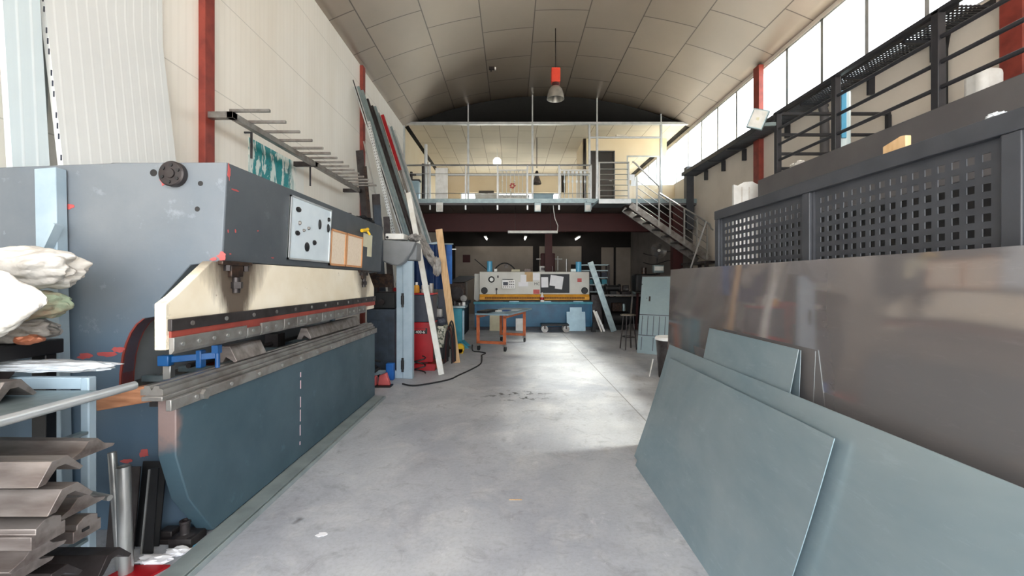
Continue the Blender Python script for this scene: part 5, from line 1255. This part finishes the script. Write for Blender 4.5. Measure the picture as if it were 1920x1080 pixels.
for x in (3.0, 4.5): 
    for y in (13.75, 14.3): MB().box(x - .04, x + .04, y - .04, y + .04, 0, 1.05).build('leg', 'dark_red' if x > 4 else 'black', r)
MB().box(3.0, 4.5, 14.25, 14.32, .1, 1.0).build('back_panel', 'black', r)
r = thing('bench_vise', 'dark bench vise on the workbench end', 'vise', (3.7, 13.9, 1.1))
MB().box(3.55, 3.85, 13.8, 14.1, 1.1, 1.2).box(3.6, 3.8, 13.85, 13.95, 1.2, 1.4).build('body', 'dark_steel', r, bev=.02); MB().cyl((3.7, 13.7, 1.27), (3.7, 14.1, 1.27), .03).cyl((3.58, 13.7, 1.27), (3.82, 13.7, 1.27), .012).build('screw', 'steel', r)
r = thing('bench_grinder', 'dark bench grinder with round guards on workbench', 'grinder', (3.3, 14.0, 1.1))
MB().box(3.2, 3.4, 13.9, 14.1, 1.1, 1.2).cyl((3.1, 14.0, 1.3), (3.5, 14.0, 1.3), .1).build('body', 'black', r)
for x in (3.08, 3.52): MB().cyl((x - .03, 14.0, 1.3), (x + .03, 14.0, 1.3), .14, n=22).build('wheel_guard', 'dark_steel', r)
r = thing('air_compressor', 'black compressor on floor under the workbench', 'compressor', (3.3, 13.5, 0))
MB().cyl((3.05, 13.5, .35), (3.65, 13.5, .35), .22, n=22).build('tank', 'black', r); MB().box(3.15, 3.5, 13.4, 13.6, .57, .85).build('motor', 'oily', r, bev=.03)
MB().cyl((3.5, 13.35, .6), (3.5, 13.35, .82), .06).build('filter', 'galv', r); MB().box(3.1, 3.6, 13.4, 13.6, 0, .15).build('foot', 'black', r)
tag(MB().bar((3.92, 13.48, 0), (4.02, 13.66, 1.15), .06, .06).build('red_bar', 'dark_red'), 'dark red bar leaning against the workbench end', 'bar')
tag(MB().bar((3.72, 13.5, 0), (3.86, 13.66, 1.15), .05, .02).build('steel_strip', 'steel'), 'bright strip leaning crosswise beside dark red bar', 'strip')
for i, (x, h, m, lb) in enumerate(((4.0, .42, 'galv', 'bright pointed offcut upright on the workbench'), (4.3, .5, 'dark_steel', 'dark offcut upright on the workbench end'), (4.5, .35, 'rag_grey', 'grey can on the workbench right end'))):
    tag(MB().prism([(x - .06, 1.1), (x + .06, 1.1), (x + .03, 1.1 + h), (x - .01, 1.1 + h)], 'y', 14.0, 14.1).build('metal_offcut', m), lb, 'offcut')
# dark machine with pipes, fan
r = thing('pipe_machine', 'dark bulky machine below the wall fan at right', 'machine', (4.6, 12.0, 0))
MB().box(4.15, 4.85, 12.9, 13.6, 0, 1.55).build('body', 'dark_steel', r, bev=.03); MB().box(3.75, 4.4, 12.95, 13.4, 1.2, 1.75).build('head', 'black', r, bev=.05)
MB().cyl((4.05, 13.1, 1.7), (4.05, 13.1, 1.95), .08).build('spindle', 'oily', r)
r = thing('work_lamp', 'pale box lamp on dark machine below the fan', 'lamp', (4.45, 13.0, 1.75))
MB().box(4.3, 4.62, 12.95, 13.1, 1.78, 2.02).build('housing', 'galv', r, bev=.015); MB().box(4.33, 4.59, 12.94, 12.95, 1.85, 1.98).build('front', 'white_paint', r); MB().box(4.42, 4.5, 12.98, 13.05, 1.553, 1.8).build('stem', 'dark_steel', r)
for i in range(4):
    y = 12.75 - .12 * i
    tag(MB().tube([(4.72 + .02 * i, y, 1.2), (4.74 + .02 * i, y, 1.6), (4.8 + .02 * i, y, 1.74 + .02 * i), (4.92, y, 1.80 + .03 * i), (5.2, y, 1.84 + .03 * i)], .026, 10).build('bent_tube', 'steel' if i % 2 else 'dark_steel'), ['rearmost', 'third', 'second', 'foremost'][i] + ' bent steel tube of the row beside the landing', 'tube', 'bent tubes beside the landing')
r = thing('tube_stand', 'dark stand carrying the bent tubes beside the landing', 'stand', (4.75, 12.6, 0))
MB().box(4.68, 4.88, 12.3, 12.85, 1.1, 1.2).build('top', 'dark_steel', r); MB().box(4.72, 4.84, 12.3, 12.4, 0, 1.1).box(4.72, 4.84, 12.75, 12.85, 0, 1.1).build('leg', 'dark_steel', r)
r = thing('pedestal_fan', 'round grey wire pedestal fan behind the dark machine', 'fan', (4.72, 13.9, 0))
fc = W(1234, 470, 13.8)
for q in range(9): 
    rr = .06 + q * .024
    MB().tube([fc + Vector((rr * math.cos(a * PI / 12), -.04 - .04 * math.cos(q / 9 * 1.5), rr * math.sin(a * PI / 12))) for a in range(25)], .006, 5).build('grille_ring', 'steel', r)
for q in range(4):
    a = q * PI / 2 + .4; MB().prism([(0, -.02), (.1, -.07), (.23, -.05), (.23, .06), (.1, .05), (0, .02)], 'y', 0, .006); 
    M_ = Matrix.Translation(fc) @ Matrix.Rotation(a, 4, 'Y') @ Matrix.Rotation(.4, 4, 'X')
    MB(M_).prism([(.02, -.02), (.1, -.07), (.22, -.05), (.22, .06), (.1, .05), (.02, .02)], 'y', 0, .006).build('blade', 'navy_grey', r)
MB().cyl(fc + Vector((0, -.1, 0)), fc + Vector((0, -.06, 0)), .045).build('hub_cap', 'white_paint', r); MB().cyl(fc, fc + Vector((0, .15, 0)), .07).build('motor', 'dark_steel', r)
MB().cyl((fc.x, fc.y + .1, 0), (fc.x, fc.y + .1, fc.z), .025).build('pole', 'dark_steel', r); MB().cyl((fc.x, fc.y + .1, 0), (fc.x, fc.y + .1, .04), .22).build('base', 'dark_steel', r)
for i, (q, lb) in enumerate(((475, 'upper black hose drooping along the right wall'), (492, 'lower black hose drooping along the right wall'))):
    tag(MB().tube([W(1206 + j * 9, q + (4 * math.sin(j * .8)), 14.6 + .02 * j) for j in range(8)], .012).build('wall_hose', 'black'), lb, 'hose')
t_ = W(1324, 415, 11.79); f = W(1290, 507, 11.79); d = f - t_; f = t_ + d * (t_.z / -d.z)
tag(MB().bar(f + Vector((0, -.3, 0)), t_, .035, .02, (0, 1, 0)).build('light_strip', 'aluminium'), 'thin pale strip leaning against the stair railing', 'strip')
# large leaning sheet with thin dark lines, stool, bin
Yq = 9.7
r = thing('lined_sheet', 'big pale sheet with dark lines on lower half leaning behind stool', 'metal sheet', (3.2, Yq, 0))
tl, bl = W(1199, 518, Yq + .0), W(1178, 662, Yq - .3)
pt = lambda u, v: Vector((2.68 + .27 * v + u * 1.25 , 9.15 + .5 * v + u * -.9, 1.66 * v))
def quadslab(b, u0, u1, v0, v1, l0, l1):
    n = (pt(1, 0) - pt(0, 0)).cross(pt(0, 1) - pt(0, 0)).normalized()
    if n.y > 0: n = -n
    A_ = [b.v(pt(u, v) + n * l0) for u, v in ((u0, v0), (u1, v0), (u1, v1), (u0, v1))]; B_ = [b.v(pt(u, v) + n * l1) for u, v in ((u0, v0), (u1, v0), (u1, v1), (u0, v1))]
    b.f(A_); b.f(B_)
    for i in range(4): b.f([A_[i], A_[(i + 1) % 4], B_[(i + 1) % 4], B_[i]])
    return b
quadslab(MB(), 0, 1, 0, 1, 0, .006).build('sheet', 'bluish_sheet', r)
quadslab(MB(), 0, 1, .985, 1, .006, .014).build('top_edge', 'dark_steel', r)
for v in (.22, .48): quadslab(MB(), 0, 1, v, v + .008, .006, .010).build('cross_line', 'navy_grey', r)  # thin dark strips laid on the sheet face
for i in range(12):
    u = .04 + i * .08; quadslab(MB(), u, u + .008, .23, .47, .006, .009).build('dark_line', 'navy_grey', r); 
for i in range(6): u = .05 + i * .16; quadslab(MB(), u, u + .008, .04, .2, .006, .009).build('dark_line', 'navy_grey', r)
quadslab(MB(), .12, .14, .66, .72, .006, .02).build('handle', 'dark_steel', r)
st_ = thing('bar_stool', 'round topped steel stool standing in front of lined sheet', 'stool', (2.75, 9.6, 0))
sx, sy, sz = 2.63, 9.65, .76
MB().lathe([(0, 0), (.17, 0), (.175, .012), (.17, .028), (0, .03)], (sx, sy, sz), 26).build('seat', 'mirror_sheet', st_)
for a in range(4):
    t = PI / 4 + a * PI / 2 + .2; MB().cyl((sx + .11 * math.cos(t), sy + .11 * math.sin(t), sz), (sx + .19 * math.cos(t), sy + .19 * math.sin(t), 0), .014).build('leg', 'dark_steel', st_)
MB().tube([(sx + .16 * math.cos(PI / 4 + .2 + a * PI / 2), sy + .16 * math.sin(PI / 4 + .2 + a * PI / 2), .28) for a in range(5)], .011).build('foot_ring', 'dark_steel', st_)
r = thing('waste_bin', 'dark bin with white rim beside the leaning metal sheets', 'bin', (2.75, 7.9, 0))
bx, by = 2.52, 6.85
MB().lathe([(0, 0), (.16, 0), (.2, .6), (.19, .6), (.15, .02), (0, .02)], (bx, by, 0), 24).build('body', 'dark_steel', r); MB().lathe([(.185, .6), (.215, .6), (.215, .63), (.2, .65), (0, .65)], (bx, by, 0), 24).build('lid', 'white_plastic', r)
tag(MB().bar((2.22, 6.9, 0), (2.28, 6.9, .28), .03, .01).build('white_strip', 'white_paint'), 'short white strip on floor beside the dark bin', 'strip')
